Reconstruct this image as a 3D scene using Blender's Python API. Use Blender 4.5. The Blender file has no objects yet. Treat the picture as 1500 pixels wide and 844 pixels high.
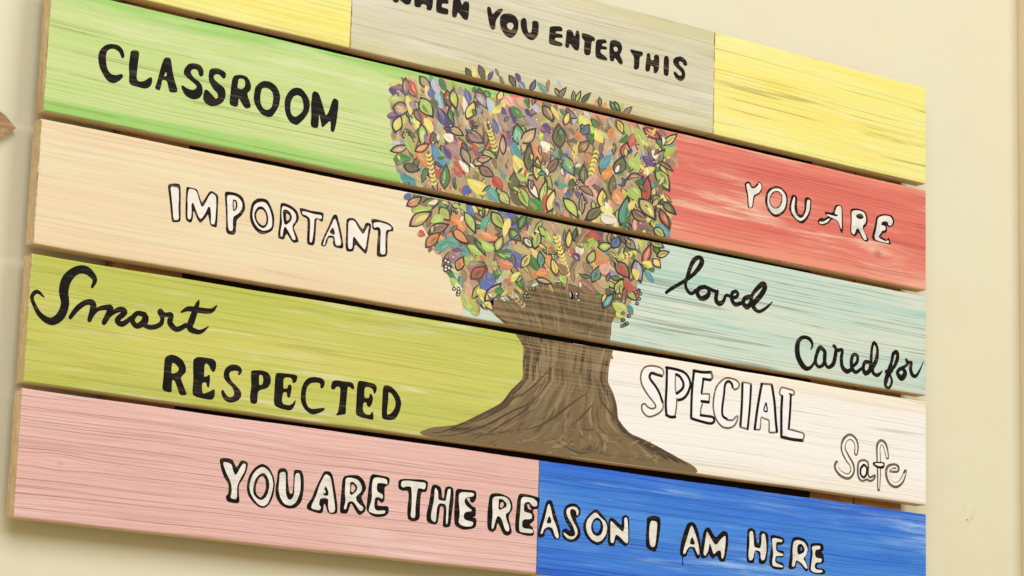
import bpy, bmesh, math, random
from mathutils import Vector, Matrix
from mathutils.geometry import tessellate_polygon
random.seed(7)
scn = bpy.context.scene
col = scn.collection

# ------------------------------------------------------------------ camera
TOP = 2.30                                   # height of the sign's top edge
FPX = 3996.3                                 # focal length in pixels of the 1500 px wide photograph
RC = ((0.7990593, -0.0299351, -0.6005065), (0.1454769, 0.9787096, 0.1447893), (0.5833872, -0.2030550, 0.7864019))
CS = Vector((-1.3029650, 1.0736933, -2.6298396))      # camera in sign axes (right, down, into the wall)
cam_d = bpy.data.cameras.new("camera"); cam = bpy.data.objects.new("camera", cam_d); col.objects.link(cam)
scn.camera = cam
def to_w(v): return Vector((v[0], v[2], -v[1]))
r0, r1, r2 = (to_w(r) for r in RC)
M = Matrix((r0, -r1, -r2)).transposed().to_4x4()
M.translation = to_w(CS) + Vector((0, 0, TOP))
cam.matrix_world = M
cam_d.sensor_width = 36; cam_d.lens = FPX / 1500 * 36
cam_d.clip_start = .05; cam_d.clip_end = 100
def at(px, py, depth=0.0):
    """point of the plane `depth` behind the sign's face seen at photo pixel (px, py), in sign axes (x, z)"""
    a, b = (px - 750) / FPX, (py - 422) / FPX
    d = [RC[0][i] * a + RC[1][i] * b + RC[2][i] for i in range(3)]
    t = (depth - CS[2]) / d[2]
    return (CS[0] + t * d[0], -(CS[1] + t * d[1]))

# ------------------------------------------------------------------ world, lamps, exposure
w = bpy.data.worlds.new("World"); scn.world = w; w.use_nodes = True
bg = w.node_tree.nodes['Background']
bg.inputs[0].default_value = (1.0, .80, .48, 1); bg.inputs[1].default_value = .58
def lamp(name, loc, target, size, power, colr):
    d = bpy.data.lights.new(name, 'AREA'); d.shape = 'RECTANGLE'; d.size = size[0]; d.size_y = size[1]
    d.energy = power; d.color = colr
    o = bpy.data.objects.new(name, d); col.objects.link(o)
    o.location = loc; o.rotation_euler = (Vector(target) - Vector(loc)).to_track_quat('-Z', 'Y').to_euler()
    return o
lamp("ceiling_lamp", (2.3, -3.4, TOP + 1.5), (.7, 0, TOP - .4), (2.4, 2.4), 94, (.94, 1.005, 1.12))
lamp("ceiling_lamp", (-1.5, -3.2, TOP + 1.5), (.3, 0, TOP - .5), (2.4, 2.4), 98, (.94, 1.005, 1.12))
scn.view_settings.view_transform = 'Standard'; scn.view_settings.look = 'None'
scn.view_settings.exposure = 0.0; scn.view_settings.gamma = 1

# ------------------------------------------------------------------ helpers
ALB = .80
def lin(c, k=ALB):
    return tuple((((v / 255) / 12.92) if v / 255 <= .04045 else (((v / 255) + .055) / 1.055) ** 2.4) * k for v in c[:3])
def rgba(c, k=ALB): return (*lin(c, k), 1)
class NT:
    def __init__(s, name):
        s.m = bpy.data.materials.new(name); s.m.use_nodes = True; s.t = s.m.node_tree
        s.b = s.t.nodes['Principled BSDF']; s.tc = s.t.nodes.new('ShaderNodeTexCoord')
    def n(s, kind, **kw):
        o = s.t.nodes.new('ShaderNode' + kind)
        for k, v in kw.items(): setattr(o, k, v)
        return o
    def l(s, a, b): s.t.links.new(a, b)
    def noise(s, vec, scale, loc=(0, 0, 0), detail=4, rough=.55, dist=0.0):
        mp = s.n('Mapping'); mp.inputs['Scale'].default_value = scale; mp.inputs['Location'].default_value = loc
        s.l(vec, mp.inputs['Vector'])
        t = s.n('TexNoise'); t.inputs['Scale'].default_value = 1; t.inputs['Detail'].default_value = detail
        t.inputs['Roughness'].default_value = rough; t.inputs['Distortion'].default_value = dist
        s.l(mp.outputs[0], t.inputs['Vector']); return t.outputs[0]
    def ramp(s, f, a, b, smooth=True):
        r = s.n('MapRange'); r.interpolation_type = 'SMOOTHSTEP' if smooth else 'LINEAR'
        r.inputs[1].default_value = a; r.inputs[2].default_value = b
        s.l(f, r.inputs[0]); return r.outputs[0]
    def math(s, op, a, b=None):
        o = s.n('Math', operation=op)
        for i, v in enumerate((a, b)):
            if v is None: continue
            if isinstance(v, (int, float)): o.inputs[i].default_value = v
            else: s.l(v, o.inputs[i])
        return o.outputs[0]
    def mix(s, f, a, b):
        o = s.n('Mix', data_type='RGBA')
        for i, v in ((0, f), (6, a), (7, b)):
            if isinstance(v, tuple): o.inputs[i].default_value = v
            elif isinstance(v, (int, float)): o.inputs[i].default_value = v
            else: s.l(v, o.inputs[i])
        return o.outputs[2]
    def warp(s, seed, amt=.0022, knots=()):
        """object coordinates with the grain bent a little up and down"""
        nz = s.noise(s.tc.outputs['Object'], (2.2, 2, 5), (seed, 0, seed * 1.7), 2)
        v = s.n('VectorMath', operation='MULTIPLY_ADD')
        cx = s.n('CombineXYZ'); s.l(s.math('MULTIPLY', s.math('SUBTRACT', nz, .5), amt * 6), cx.inputs[2])
        a = s.n('VectorMath', operation='ADD'); s.l(s.tc.outputs['Object'], a.inputs[0]); s.l(cx.outputs[0], a.inputs[1])
        P = a.outputs[0]
        for kx, kz, kr in knots:              # the grain parts round a knot
            sp = s.n('SeparateXYZ'); s.l(P, sp.inputs[0])
            dx = s.math('MULTIPLY', s.math('SUBTRACT', sp.outputs[0], kx), .28 / kr); dz = s.math('MULTIPLY', s.math('SUBTRACT', sp.outputs[2], kz), 1 / kr)
            d2 = s.math('ADD', s.math('MULTIPLY', dx, dx), s.math('MULTIPLY', dz, dz))
            e = s.math('POWER', 2.718, s.math('MULTIPLY', d2, -.5))
            nz2 = s.math('SUBTRACT', sp.outputs[2], s.math('MULTIPLY', s.math('MULTIPLY', dz, e), kr * .8))
            c2 = s.n('CombineXYZ'); s.l(sp.outputs[0], c2.inputs[0]); s.l(sp.outputs[1], c2.inputs[1]); s.l(nz2, c2.inputs[2])
            P = c2.outputs[0]
        return P
    def bump(s, h, strength, dist):
        b = s.n('Bump'); b.inputs['Strength'].default_value = strength; b.inputs['Distance'].default_value = dist
        s.l(h, b.inputs['Height']); s.l(b.outputs[0], s.b.inputs['Normal'])
    def done(s, colr, rough=.6, spec=.3):
        if isinstance(colr, tuple): s.b.inputs['Base Color'].default_value = colr
        else: s.l(colr, s.b.inputs['Base Color'])
        s.b.inputs['Roughness'].default_value = rough; s.b.inputs['Specular IOR Level'].default_value = spec
        return s.m

def grain(s, P, seed):
    """height of the rough sawn grain: long thin ridges"""
    g1 = s.noise(P, (3.2, 1, 170), (seed, 0, seed * 3.1), 3, .6)
    g2 = s.noise(P, (9, 1, 520), (seed * 2, 0, seed), 2, .6)
    return s.math('ADD', s.math('MULTIPLY', g1, .7), s.math('MULTIPLY', g2, .3)), g1, g2

def painted_wood(name, seed, main, alt, dark, light, edge=None, z0=0, z1=1, white=.25, lines=.5, bump=.35, linecol=None, edge_w=.03, knots=(), x0=-9, x1=9, lscale=88):
    s = NT(name); P = s.warp(seed, .0022, knots)
    h, g1, g2 = grain(s, P, seed)
    gl = s.noise(P, (.55, 1, lscale), (seed * 5, 0, seed * 2.3), 2, .5)
    broad = s.noise(P, (1.6, 1, 22), (seed * 1.3, 0, seed), 5, .6)
    mid = s.noise(P, (3.5, 1, 58), (seed * .7, 0, seed * 2), 4, .65)
    patch = s.noise(P, (2.6, 1, 9), (seed, 0, 4.2), 3)
    c = s.mix(s.ramp(broad, .36, .64), rgba(main), rgba(alt))
    c = s.mix(s.math('MULTIPLY', s.ramp(mid, .52, .72), .75), c, rgba(dark))
    if edge:
        sp = s.n('SeparateXYZ'); s.l(s.tc.outputs['Object'], sp.inputs[0])
        d = s.math('MINIMUM', s.math('SUBTRACT', sp.outputs[2], z0), s.math('SUBTRACT', z1, sp.outputs[2]))
        d = s.math('ADD', d, s.math('MULTIPLY', s.math('SUBTRACT', broad, .5), .07))
        f = s.ramp(d, edge_w, 0.0)
        c = s.mix(s.math('MULTIPLY', f, .85), c, rgba(edge))
    wn = s.noise(P, (4.5, 1, 85), (seed * 3, 0, 7 + seed), 3, .7)
    wf = s.math('MULTIPLY', s.ramp(wn, .56, .70), s.ramp(patch, .38, .62))
    c = s.mix(s.math('MULTIPLY', wf, white), c, rgba(light))
    # thin dark grain lines, broken here and there
    brk = s.ramp(s.noise(P, (6, 1, 60), (3 * seed, 0, 1), 3), .42, .58)
    ct = s.ramp(s.math('ABSOLUTE', s.math('SUBTRACT', gl, .5)), .022, .003)
    lf = s.math('MAXIMUM', s.math('MULTIPLY', ct, brk), s.math('MULTIPLY', s.ramp(g1, .37, .30), .38))
    h = s.math('SUBTRACT', h, s.math('MULTIPLY', ct, .16))
    # whitish scrubbed patches where the brush ran dry
    dry = s.math('MULTIPLY', s.ramp(s.noise(P, (2.2, 1, 14), (seed * 4, 0, 2), 3, .6), .50, .66), s.ramp(s.noise(P, (6, 1, 105), (seed, 0, 5), 4, .7), .40, .62))
    c = s.mix(s.math('MULTIPLY', dry, min(1, white * 1.25)), c, rgba(light))
    for kx, kz, kr in knots:
        sp = s.n('SeparateXYZ'); s.l(s.tc.outputs['Object'], sp.inputs[0])
        dx = s.math('MULTIPLY', s.math('SUBTRACT', sp.outputs[0], kx), .7 / kr); dz = s.math('MULTIPLY', s.math('SUBTRACT', sp.outputs[2], kz), 1 / kr)
        dd = s.math('ADD', s.math('SQRT', s.math('ADD', s.math('MULTIPLY', dx, dx), s.math('MULTIPLY', dz, dz))), s.math('MULTIPLY', s.math('SUBTRACT', mid, .5), .9))
        kk = s.math('MULTIPLY', s.ramp(dd, .75, .1), .38)
        c = s.mix(kk, c, rgba(linecol or tuple(int(v * .6) for v in main)))
    c = s.mix(s.math('MULTIPLY', lf, lines), c, rgba(linecol or tuple(int(v * .42) for v in main)))
    # paint rubbed off along the arrises and chipped at the sawn ends
    sp = s.n('SeparateXYZ'); s.l(s.tc.outputs['Object'], sp.inputs[0])
    chip = s.noise(s.tc.outputs['Object'], (90, 90, 420), (seed, 0, 0), 3, .7)
    long_ = s.noise(s.tc.outputs['Object'], (26, 1, 60), (seed, 0, 3), 3, .7)
    dz = s.math('MINIMUM', s.math('SUBTRACT', sp.outputs[2], z0), s.math('SUBTRACT', z1, sp.outputs[2]))
    dx = s.math('MINIMUM', s.math('SUBTRACT', sp.outputs[0], x0), s.math('SUBTRACT', x1, sp.outputs[0]))
    wear = s.math('MAXIMUM', s.ramp(s.math('ADD', dz, s.math('MULTIPLY', s.math('SUBTRACT', long_, .42), .012)), .0016, .0002),
                  s.ramp(s.math('ADD', dx, s.math('MULTIPLY', s.math('SUBTRACT', chip, .44), .022)), .0022, .0004))
    c = s.mix(s.math('MULTIPLY', wear, .75), c, rgba((226, 204, 156)))
    s.bump(h, min(1, bump * 1.7), .003)
    return s.done(c, .6, .22)

def raw_wood(name, c1, c2, seed):
    s = NT(name)
    a = s.noise(s.tc.outputs['Object'], (14, 260, 60), (seed, 0, 0), 4, .65)
    b = s.noise(s.tc.outputs['Object'], (700, 700, 700), (seed, 0, 0), 2, .7)
    c = s.mix(s.ramp(a, .35, .65), rgba(c1), rgba(c2))
    c = s.mix(s.math('MULTIPLY', s.ramp(b, .5, .75), .45), c, rgba(tuple(int(v * .62) for v in c1)))
    s.bump(b, .55, .0015)
    return s.done(c, .85, .15)

def lettering_paint(name, body, through, seed, amt=.35, spread=.10, rough=.5):
    s = NT(name); P = s.warp(seed)
    h, g1, g2 = grain(s, P, seed)
    st = s.noise(P, (2.0, 1, 210), (seed, 0, 3), 2, .5)
    bk = s.ramp(s.noise(P, (30, 1, 90), (seed, 0, 8), 2), .42, .62)
    c = s.mix(s.ramp(s.noise(P, (60, 1, 60), (seed, 0, 0), 3), .3, .7), rgba(body), rgba(tuple(int(v * (1 - spread)) for v in body)))
    f = s.math('MULTIPLY', s.ramp(s.math('ABSOLUTE', s.math('SUBTRACT', st, .5)), .045, .008), bk)
    c = s.mix(s.math('MULTIPLY', f, amt), c, rgba(through))
    s.bump(h, .3, .0018)
    return s.done(c, rough, .08)

def mesh_obj(name, verts, faces, mats, parent=None, fmat=None, smooth=False):
    me = bpy.data.meshes.new(name); me.from_pydata(verts, [], faces); me.update()
    for m in mats: me.materials.append(m)
    if fmat:
        for p, i in zip(me.polygons, fmat): p.material_index = i
    if smooth:
        for p in me.polygons: p.use_smooth = True
    o = bpy.data.objects.new(name, me); col.objects.link(o)
    if parent: o.parent = parent
    return o

def box_mesh(x0, x1, y0, y1, z0, z1, bev=.0):
    bm = bmesh.new(); bmesh.ops.create_cube(bm, size=1)
    for v in bm.verts:
        v.co = Vector(((x0 + x1) / 2 + v.co.x * (x1 - x0), (y0 + y1) / 2 + v.co.y * (y1 - y0), (z0 + z1) / 2 + v.co.z * (z1 - z0)))
    if bev: bmesh.ops.bevel(bm, geom=bm.edges[:], offset=bev, segments=2, affect='EDGES', profile=.6)
    return bm
def bm_obj(name, bm, mat, parent=None):
    me = bpy.data.meshes.new(name); bm.to_mesh(me); bm.free(); me.materials.append(mat)
    o = bpy.data.objects.new(name, me); col.objects.link(o)
    if parent: o.parent = parent
    return o

# ------------------------------------------------------------------ the wall
TH = .0186                                   # plank thickness
WALL = TH + .019                             # wall behind the battens
s = NT("cream_wall_paint"); O = s.tc.outputs['Object']
n1 = s.noise(O, (3, 3, 3), (2, 0, 1), 4, .6); n2 = s.noise(O, (11, 11, 11), (5, 0, 1), 4, .6); n3 = s.noise(O, (260, 260, 260), (0, 0, 0), 3, .6)
c = s.mix(s.ramp(n1, .35, .65), rgba((233, 229, 198)), rgba((236, 227, 197)))
c = s.mix(s.math('MULTIPLY', s.ramp(n2, .5, .75), .35), c, rgba((226, 220, 190)))
hh = s.math('ADD', s.math('MULTIPLY', n3, .35), s.math('MULTIPLY', s.noise(O, (22, 22, 22), (1, 1, 1), 3), 1.0))
s.bump(hh, .09, .004)
wall_m = s.done(c, .55, .25)
cx_, cz_ = at(1493, 422, WALL)
cas_x = cx_                                  # left edge of the door casing
wall = bm_obj("wall", box_mesh(-2.4, cas_x + 1.6, WALL, WALL + .12, TOP - 2.3, TOP + 1.4), wall_m)
wall["kind"] = "structure"

s = NT("tan_casing_paint"); O = s.tc.outputs['Object']
c = s.mix(s.ramp(s.noise(O, (60, 60, 3), (0, 0, 0), 4), .35, .65), rgba((246, 230, 194)), rgba((240, 220, 182)))
cas_m = s.done(c, .5, .3)
casing = bm_obj("door_casing", box_mesh(cas_x, cas_x + .09, WALL - .035, WALL + .002, TOP - 2.3, TOP + 1.0, .004), cas_m)
casing["label"] = "tan vertical door casing strip at the right edge of the cream wall"; casing["category"] = "door casing"

# brown wooden arrow on the wall, only its point in view at the far left
s = NT("brown_arrow_wood"); O = s.tc.outputs['Object']
c = s.mix(s.ramp(s.noise(O, (25, 25, 160), (0, 0, 0), 4), .35, .65), rgba((188, 154, 116)), rgba((158, 122, 88)))
c = s.mix(s.math('MULTIPLY', s.ramp(s.noise(O, (180, 180, 180), (0, 0, 0), 3), .55, .7), .6), c, rgba((205, 175, 140)))
arrow_m = s.done(c, .7, .2)
ax, az = at(23, 188, WALL - .008); _, a_t = at(0, 168, WALL - .008); ax0, a_b = at(0, 208, WALL - .008)
hd = [(ax, az), (ax - .014, az + .012), (ax0 - .02, a_t + .012), (ax0 - .02, az + .016), (ax0 - .26, az + .020), (ax0 - .26, az - .020), (ax0 - .02, az - .016), (ax0 - .02, a_b - .012), (ax - .013, az - .012)]
n = len(hd)
vs = [(x, WALL - .009, z) for x, z in hd] + [(x, WALL, z) for x, z in hd]
fs = [tuple(range(n))] + [(i, i + n, (i + 1) % n + n, (i + 1) % n) for i in range(n)]
arrow = mesh_obj("wooden_arrow", [(x, y, z + TOP) for x, y, z in vs], fs, [arrow_m])
arrow["label"] = "brown pointed wooden arrow tip on the wall at the left edge"; arrow["category"] = "wall ornament"

# a low lump in the plaster with a pinhole beside it, right of the sign
nx, nz = at(1421, 752, WALL)
bm = bmesh.new(); bmesh.ops.create_uvsphere(bm, u_segments=32, v_segments=24, radius=1)
for v in bm.verts:
    k = 1 + .18 * math.sin(3 * math.atan2(v.co.z, v.co.x) + 1); v.co = Vector((nx + v.co.x * .009 * k + v.co.z * .003, WALL + .0004 + v.co.y * .0016, nz + TOP + v.co.z * .0145 * k))
lump = bm_obj("plaster_lump", bm, wall_m, wall)
for p in lump.data.polygons: p.use_smooth = True
s = NT("pinhole_shadow"); pin_m = s.done(rgba((112, 92, 66)), .9, .05)
hx, hz = at(1416, 761.5, WALL)
bm = bmesh.new(); bmesh.ops.create_icosphere(bm, subdivisions=2, radius=1)
for v in bm.verts: v.co = Vector((hx + v.co.x * .0007, WALL - .0009 + v.co.y * .0005, hz + TOP + v.co.z * .0013 + v.co.x * .0005))
pin = bm_obj("pinhole", bm, pin_m, wall)

# ------------------------------------------------------------------ the sign: planks and battens
sign = bpy.data.objects.new("wooden_sign", None); col.objects.link(sign); sign.location = (0, 0, TOP)
sign["label"] = "painted plank sign with a colourful leafy tree and words about a classroom"
sign["category"] = "sign"
W_ = 1.3625
ROW = [(.0004, .1400, .0000), (.1496, .2908, .0016), (.3008, .4406, .0004), (.4508, .5924, -.0005), (.6018, .7416, -.0015)]
ROW = [(-a, -b, c) for a, b, c in ROW]       # top z, bottom z, left x
# the boards are not quite parallel: height of each long edge at its left and right end
LE = {(1, 1): (62.7, 161.5), (2, 0): (58.7, 173), (2, 1): (49.5, 357), (3, 0): (45.5, 370.5), (3, 1): (34.7, 560), (4, 0): (30.7, 567.5), (4, 1): (18.7, 758)}
RE = {(1, 1): (1356.5, 425.9), (2, 0): (1356.5, 434.5), (2, 1): (1356.5, 580), (3, 0): (1357, 588.5), (3, 1): (1357, 740), (4, 0): (1356.5, 753.5)}
def off(i, tb, x):
    z = ROW[i][tb]; a = at(*LE[i, tb])[1] - z if (i, tb) in LE else 0; b = at(*RE[i, tb])[1] - z if (i, tb) in RE else 0
    return a + (b - a) * min(max(x / W_, 0), 1)
raw_m = raw_wood("bare_edge_wood", (240, 216, 174), (222, 192, 146), 3)
batten_m = raw_wood("batten_wood", (176, 140, 96), (140, 106, 70), 9)

def plank(name, label, x0, x1, zt, zb, mat, end0=True, end1=True):
    r = .0022; n = 90
    ri = [q[0] for q in ROW].index(zt)
    prof = []                                 # (y, z offset) round the section, starting at the front bottom
    def arc(cy, cz, a0, a1, k=4):
        for i in range(k + 1):
            a = math.radians(a0 + (a1 - a0) * i / k); prof.append((cy + r * math.cos(a), cz + r * math.sin(a)))
    arc(r, zb + r, 270, 180); nf0 = len(prof) - 1
    for i in range(1, 36): prof.append((0, zb + r + (zt - zb - 2 * r) * i / 36))
    arc(r, zt - r, 180, 90); nf1 = len(prof) - 1
    prof += [(TH, zt), (TH, zb)]
    K = len(prof); V = []; F = []; FM = []
    xs = [x0 + (x1 - x0) * i / n for i in range(n + 1)]
    if end0: xs = [x0, x0 + .0006] + xs[1:]
    if end1: xs = xs[:-1] + [x1 - .0006, x1]
    rnd = random.Random(hash(round(x0 * 1000) + round(zt * 7000)))
    ph = [rnd.uniform(0, 6) for _ in range(6)]
    for j, x in enumerate(xs):
        ins = .0009 if (end0 and j == 0) or (end1 and j == len(xs) - 1) else 0
        for (y, z) in prof:
            top = z > (zt + zb) / 2
            wob = .00035 * math.sin(x * 9 + ph[0 if top else 1]) + .00022 * math.sin(x * 31 + ph[2 if top else 3]) + rnd.uniform(-.00012, .00012)
            on_face = zb + r * 1.01 < z < zt - r * 1.01
            zz = z + (0 if on_face else wob)
            if ins:
                if not on_face: zz += -ins if top else ins
                y = min(max(y, ins), TH - ins)
            fz = (z - zb) / (zt - zb); zz += off(ri, 1, x) * (1 - fz) + off(ri, 0, x) * fz
            V.append((x + (rnd.uniform(-.0006, .0010) * (1 if j == 0 else -1) if ins else 0), y, zz))
    for j in range(len(xs) - 1):
        for i in range(K):
            a, b = j * K + i, j * K + (i + 1) % K
            F.append((a, a + K, b + K, b)); FM.append(0 if 1 <= i < nf1 - 1 else 1)
    F.append(tuple(range(K))); FM.append(1); F.append(tuple(range(len(V) - K, len(V)))[::-1]); FM.append(1)
    o = mesh_obj(name, V, F, [mat, raw_m], sign, FM)
    for p in o.data.polygons: p.use_smooth = True
    bm = bmesh.new(); bm.from_mesh(o.data); bmesh.ops.recalc_face_normals(bm, faces=bm.faces[:]); bm.to_mesh(o.data); bm.free()
    try: o.data.set_sharp_from_angle(angle=math.radians(40))
    except Exception: pass
    o["label"] = label
    return o

g = .0003
sx = {k: at(*p)[0] for k, p in dict(a=(514, 40), b=(1046, 120), c=(745, 215), d=(678, 440), e=(838, 590), f=(788, 760)).items()}
def pw(name, i, **k): return painted_wood(name, z0=ROW[i][1] + min(off(i, 1, 0), off(i, 1, W_)), z1=ROW[i][0] + max(off(i, 0, 0), off(i, 0, W_)), **k)
YEL = dict(main=(248, 235, 128), alt=(244, 240, 152), dark=(240, 222, 105), light=(250, 244, 196), white=.4, lines=.3, bump=.3, linecol=(176, 158, 76))
m_yl = pw("yellow_plank_paint", 0, seed=1.3, x0=ROW[0][2], x1=9, **YEL); m_yr = pw("yellow_plank_paint", 0, seed=8.4, x1=W_, lscale=80, **dict(YEL, lines=.6))
m_gr = pw("grey_plank_paint", 0, seed=2.7, main=(211, 207, 176), alt=(220, 213, 184), dark=(194, 191, 164), light=(232, 228, 208), edge=(212, 204, 156), white=.6, lines=.22, bump=.3, edge_w=.04, lscale=60)
m_gn = pw("green_plank_paint", 1, seed=3.9, main=(211, 225, 154), alt=(200, 221, 140), dark=(184, 214, 124), light=(230, 233, 186), edge=(154, 208, 104), white=.45, lines=.5, bump=.35, linecol=(112, 134, 66), edge_w=.022, x0=ROW[1][2], x1=9)
m_rd = pw("red_plank_paint", 1, seed=5.1, main=(232, 129, 112), alt=(226, 116, 102), dark=(210, 99, 90), light=(250, 206, 178), edge=(242, 154, 128), white=.75, lines=.4, bump=.4, linecol=(160, 70, 58), lscale=78, knots=[(*at(1286, 372), .011)], x0=-9, x1=W_)
m_pe = pw("peach_plank_paint", 2, seed=6.6, main=(240, 227, 190), alt=(241, 218, 180), dark=(236, 208, 168), light=(247, 240, 212), edge=(241, 216, 174), white=.6, lines=.1, bump=.22, x0=ROW[2][2], x1=9)
m_te = pw("pale_teal_plank_paint", 2, seed=7.7, main=(217, 227, 210), alt=(198, 222, 208), dark=(164, 210, 194), light=(234, 234, 216), white=.5, lines=.6, bump=.35, linecol=(122, 140, 118), x0=-9, x1=W_)
m_li = pw("lime_plank_paint", 3, seed=9.2, main=(212, 209, 108), alt=(194, 202, 92), dark=(184, 178, 78), light=(244, 236, 198), edge=(190, 196, 84), white=.62, lines=.2, bump=.3, x0=ROW[3][2], x1=9)
m_wh = pw("white_plank_paint", 3, seed=10.4, main=(253, 249, 243), alt=(251, 246, 238), dark=(245, 238, 228), light=(255, 252, 248), edge=(249, 238, 218), white=.3, lines=.4, bump=.3, linecol=(178, 170, 156), x0=-9, x1=W_)
m_pk = pw("pink_plank_paint", 4, seed=11.8, main=(238, 194, 186), alt=(234, 187, 178), dark=(227, 174, 166), light=(248, 222, 214), white=.5, lines=.3, bump=.7, linecol=(206, 150, 134), lscale=66, x0=ROW[4][2], knots=[(*at(88, 679), .006)])
m_bl = pw("blue_plank_paint", 4, seed=12.6, main=(56, 124, 226), alt=(78, 148, 236), dark=(40, 98, 212), light=(160, 200, 248), edge=(42, 102, 220), white=.75, lines=.35, bump=.75, linecol=(30, 70, 168), lscale=78, x1=W_)
P = {}
def row(i, x0, x1): return (x0 if x0 is not None else ROW[i][2], x1 if x1 is not None else W_, ROW[i][0], ROW[i][1])
P['yl'] = plank("plank", "yellow plank at the upper left end of the sign", *row(0, None, sx['a'] - g), m_yl, True, True)
P['gr'] = plank("plank", "grey beige plank at the top with black lettering", *row(0, sx['a'] + g, sx['b'] - g), m_gr, True, True)
P['yr'] = plank("plank", "yellow plank at the upper right end without lettering", *row(0, sx['b'] + g, None), m_yr, True, True)
P['gn'] = plank("plank", "light green plank reading CLASSROOM", *row(1, None, sx['c'] - g), m_gn, True, False)
P['rd'] = plank("plank", "coral red plank reading YOU ARE", *row(1, sx['c'] + g, None), m_rd, False, True)
P['pe'] = plank("plank", "peach plank reading IMPORTANT", *row(2, None, sx['d'] - g * .3), m_pe, True, False)
P['te'] = plank("plank", "pale teal plank with black script words", *row(2, sx['d'] + g * .3, None), m_te, False, True)
P['li'] = plank("plank", "lime green plank with black lettering", *row(3, None, sx['e'] - g), m_li, True, False)
P['wh'] = plank("plank", "white plank with outlined words", *row(3, sx['e'] + g, None), m_wh, False, True)
P['pk'] = plank("plank", "pink plank at the lower left", *row(4, None, sx['f'] - g), m_pk, True, True)
P['bl'] = plank("plank", "bright blue plank at the lower right", *row(4, sx['f'] + g, None), m_bl, True, True)
for (pa, pb) in (((166, 385), (267, 402)), ((1187, 728), (1250, 737)), ((1252, 737), (1320, 750))):
    xa, xb = at(*pa, TH)[0], at(*pb, TH)[0]
    bt = bm_obj("batten", box_mesh(xa, xb, TH + .0003, WALL - .0002, ROW[4][1] + .05, ROW[0][0] - .03, .0008), batten_m, sign)

s = NT("gap_shade_black"); dark_m = s.done(rgba((40, 30, 22)), .95, .02)
xa, xb = at(267, 402, TH)[0] - .001, at(1187, 728, TH)[0] + .001
bk = bm_obj("gap_shade_panel", box_mesh(xa, xb, TH + .002, TH + .006, ROW[4][1] + .012, ROW[0][0] - .012), dark_m, sign)  # added dark sheet between the battens, makes the shaded gaps read black
bk["label"] = "dark panel added behind the planks to deepen the shade in the gaps"

# ------------------------------------------------------------------ lettering
def pts(t): return [tuple(float(v) for v in q.split(',')) for q in t.split()]
def chaikin(p, it=2, r=.2):
    for _ in range(it):
        q = []
        for i in range(len(p)):
            a, b = p[i], p[(i + 1) % len(p)]
            q += [(a[0] + (b[0] - a[0]) * r, a[1] + (b[1] - a[1]) * r), (b[0] - (b[0] - a[0]) * r, b[1] - (b[1] - a[1]) * r)]
        p = q
    return p
def spline(p, k=6):
    out = []
    for i in range(len(p) - 1):
        a, b, c, d = p[max(i - 1, 0)], p[i], p[i + 1], p[min(i + 2, len(p) - 1)]
        for j in range(k):
            t = j / k
            out.append(tuple(.5 * (2 * b[m] + (c[m] - a[m]) * t + (2 * a[m] - 5 * b[m] + 4 * c[m] - d[m]) * t * t + (3 * b[m] - a[m] - 3 * c[m] + d[m]) * t ** 3) for m in range(len(b))))
    out.append(p[-1]); return out
class Paint:
    """flat layers of paint on the sign's face, gathered into one mesh"""
    def __init__(s): s.v = []; s.f = []; s.m = []; s.c = []
    def poly(s, loops, y, mat, colr=None):
        """loops: outer then holes, in sign (x, z)"""
        b = len(s.v); flat = [p for l in loops for p in l]
        tris = tessellate_polygon([[Vector((p[0], p[1], 0)) for p in l] for l in loops])
        s.v += [(p[0], y, p[1]) for p in flat]
        for t in tris:
            a, c, d = (flat[i] for i in t)
            ar = (c[0] - a[0]) * (d[1] - a[1]) - (c[1] - a[1]) * (d[0] - a[0])
            t = t if ar > 0 else (t[0], t[2], t[1])
            s.f.append(tuple(b + i for i in t)); s.m.append(mat); s.c.append(colr)
    def strip(s, p, y, dy, mat, colr=None, caps=True):
        """p: (x, z, halfwidth) along a stroke"""
        L = []; R = []
        for i, q in enumerate(p):
            a, c = p[max(i - 1, 0)], p[min(i + 1, len(p) - 1)]
            dx, dz = c[0] - a[0], c[1] - a[1]; n = math.hypot(dx, dz) or 1
            nx, nz = -dz / n * q[2], dx / n * q[2]
            L.append((q[0] + nx, q[1] + nz)); R.append((q[0] - nx, q[1] - nz))
        b = len(s.v); N = len(p)
        for i in range(N):
            yy = y - dy * i / N
            s.v += [(L[i][0], yy, L[i][1]), (R[i][0], yy, R[i][1])]
        for i in range(N - 1):
            k = b + 2 * i; s.f.append((k, k + 1, k + 3, k + 2)); s.m.append(mat); s.c.append(colr)
        if caps:
            for q, yy, sg in ((p[0], y + 2e-6, 0), (p[-1], y - dy - 2e-6, 1)):
                if q[2] < 6e-4: continue
                s.poly([[(q[0] + q[2] * .97 * math.cos(a * math.pi / 5), q[1] + q[2] * .97 * math.sin(a * math.pi / 5)) for a in range(10)]], yy, mat, colr)
    def build(s, name, mats, parent, colors=False):
        o = mesh_obj(name, s.v, s.f, mats, parent, s.m)
        if colors:
            at_ = o.data.color_attributes.new("paint", 'FLOAT_COLOR', 'CORNER')
            buf = []
            for f, c in zip(s.f, s.c): buf += list(c) * len(f)
            at_.data.foreach_set('color', buf)
        return o

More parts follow.
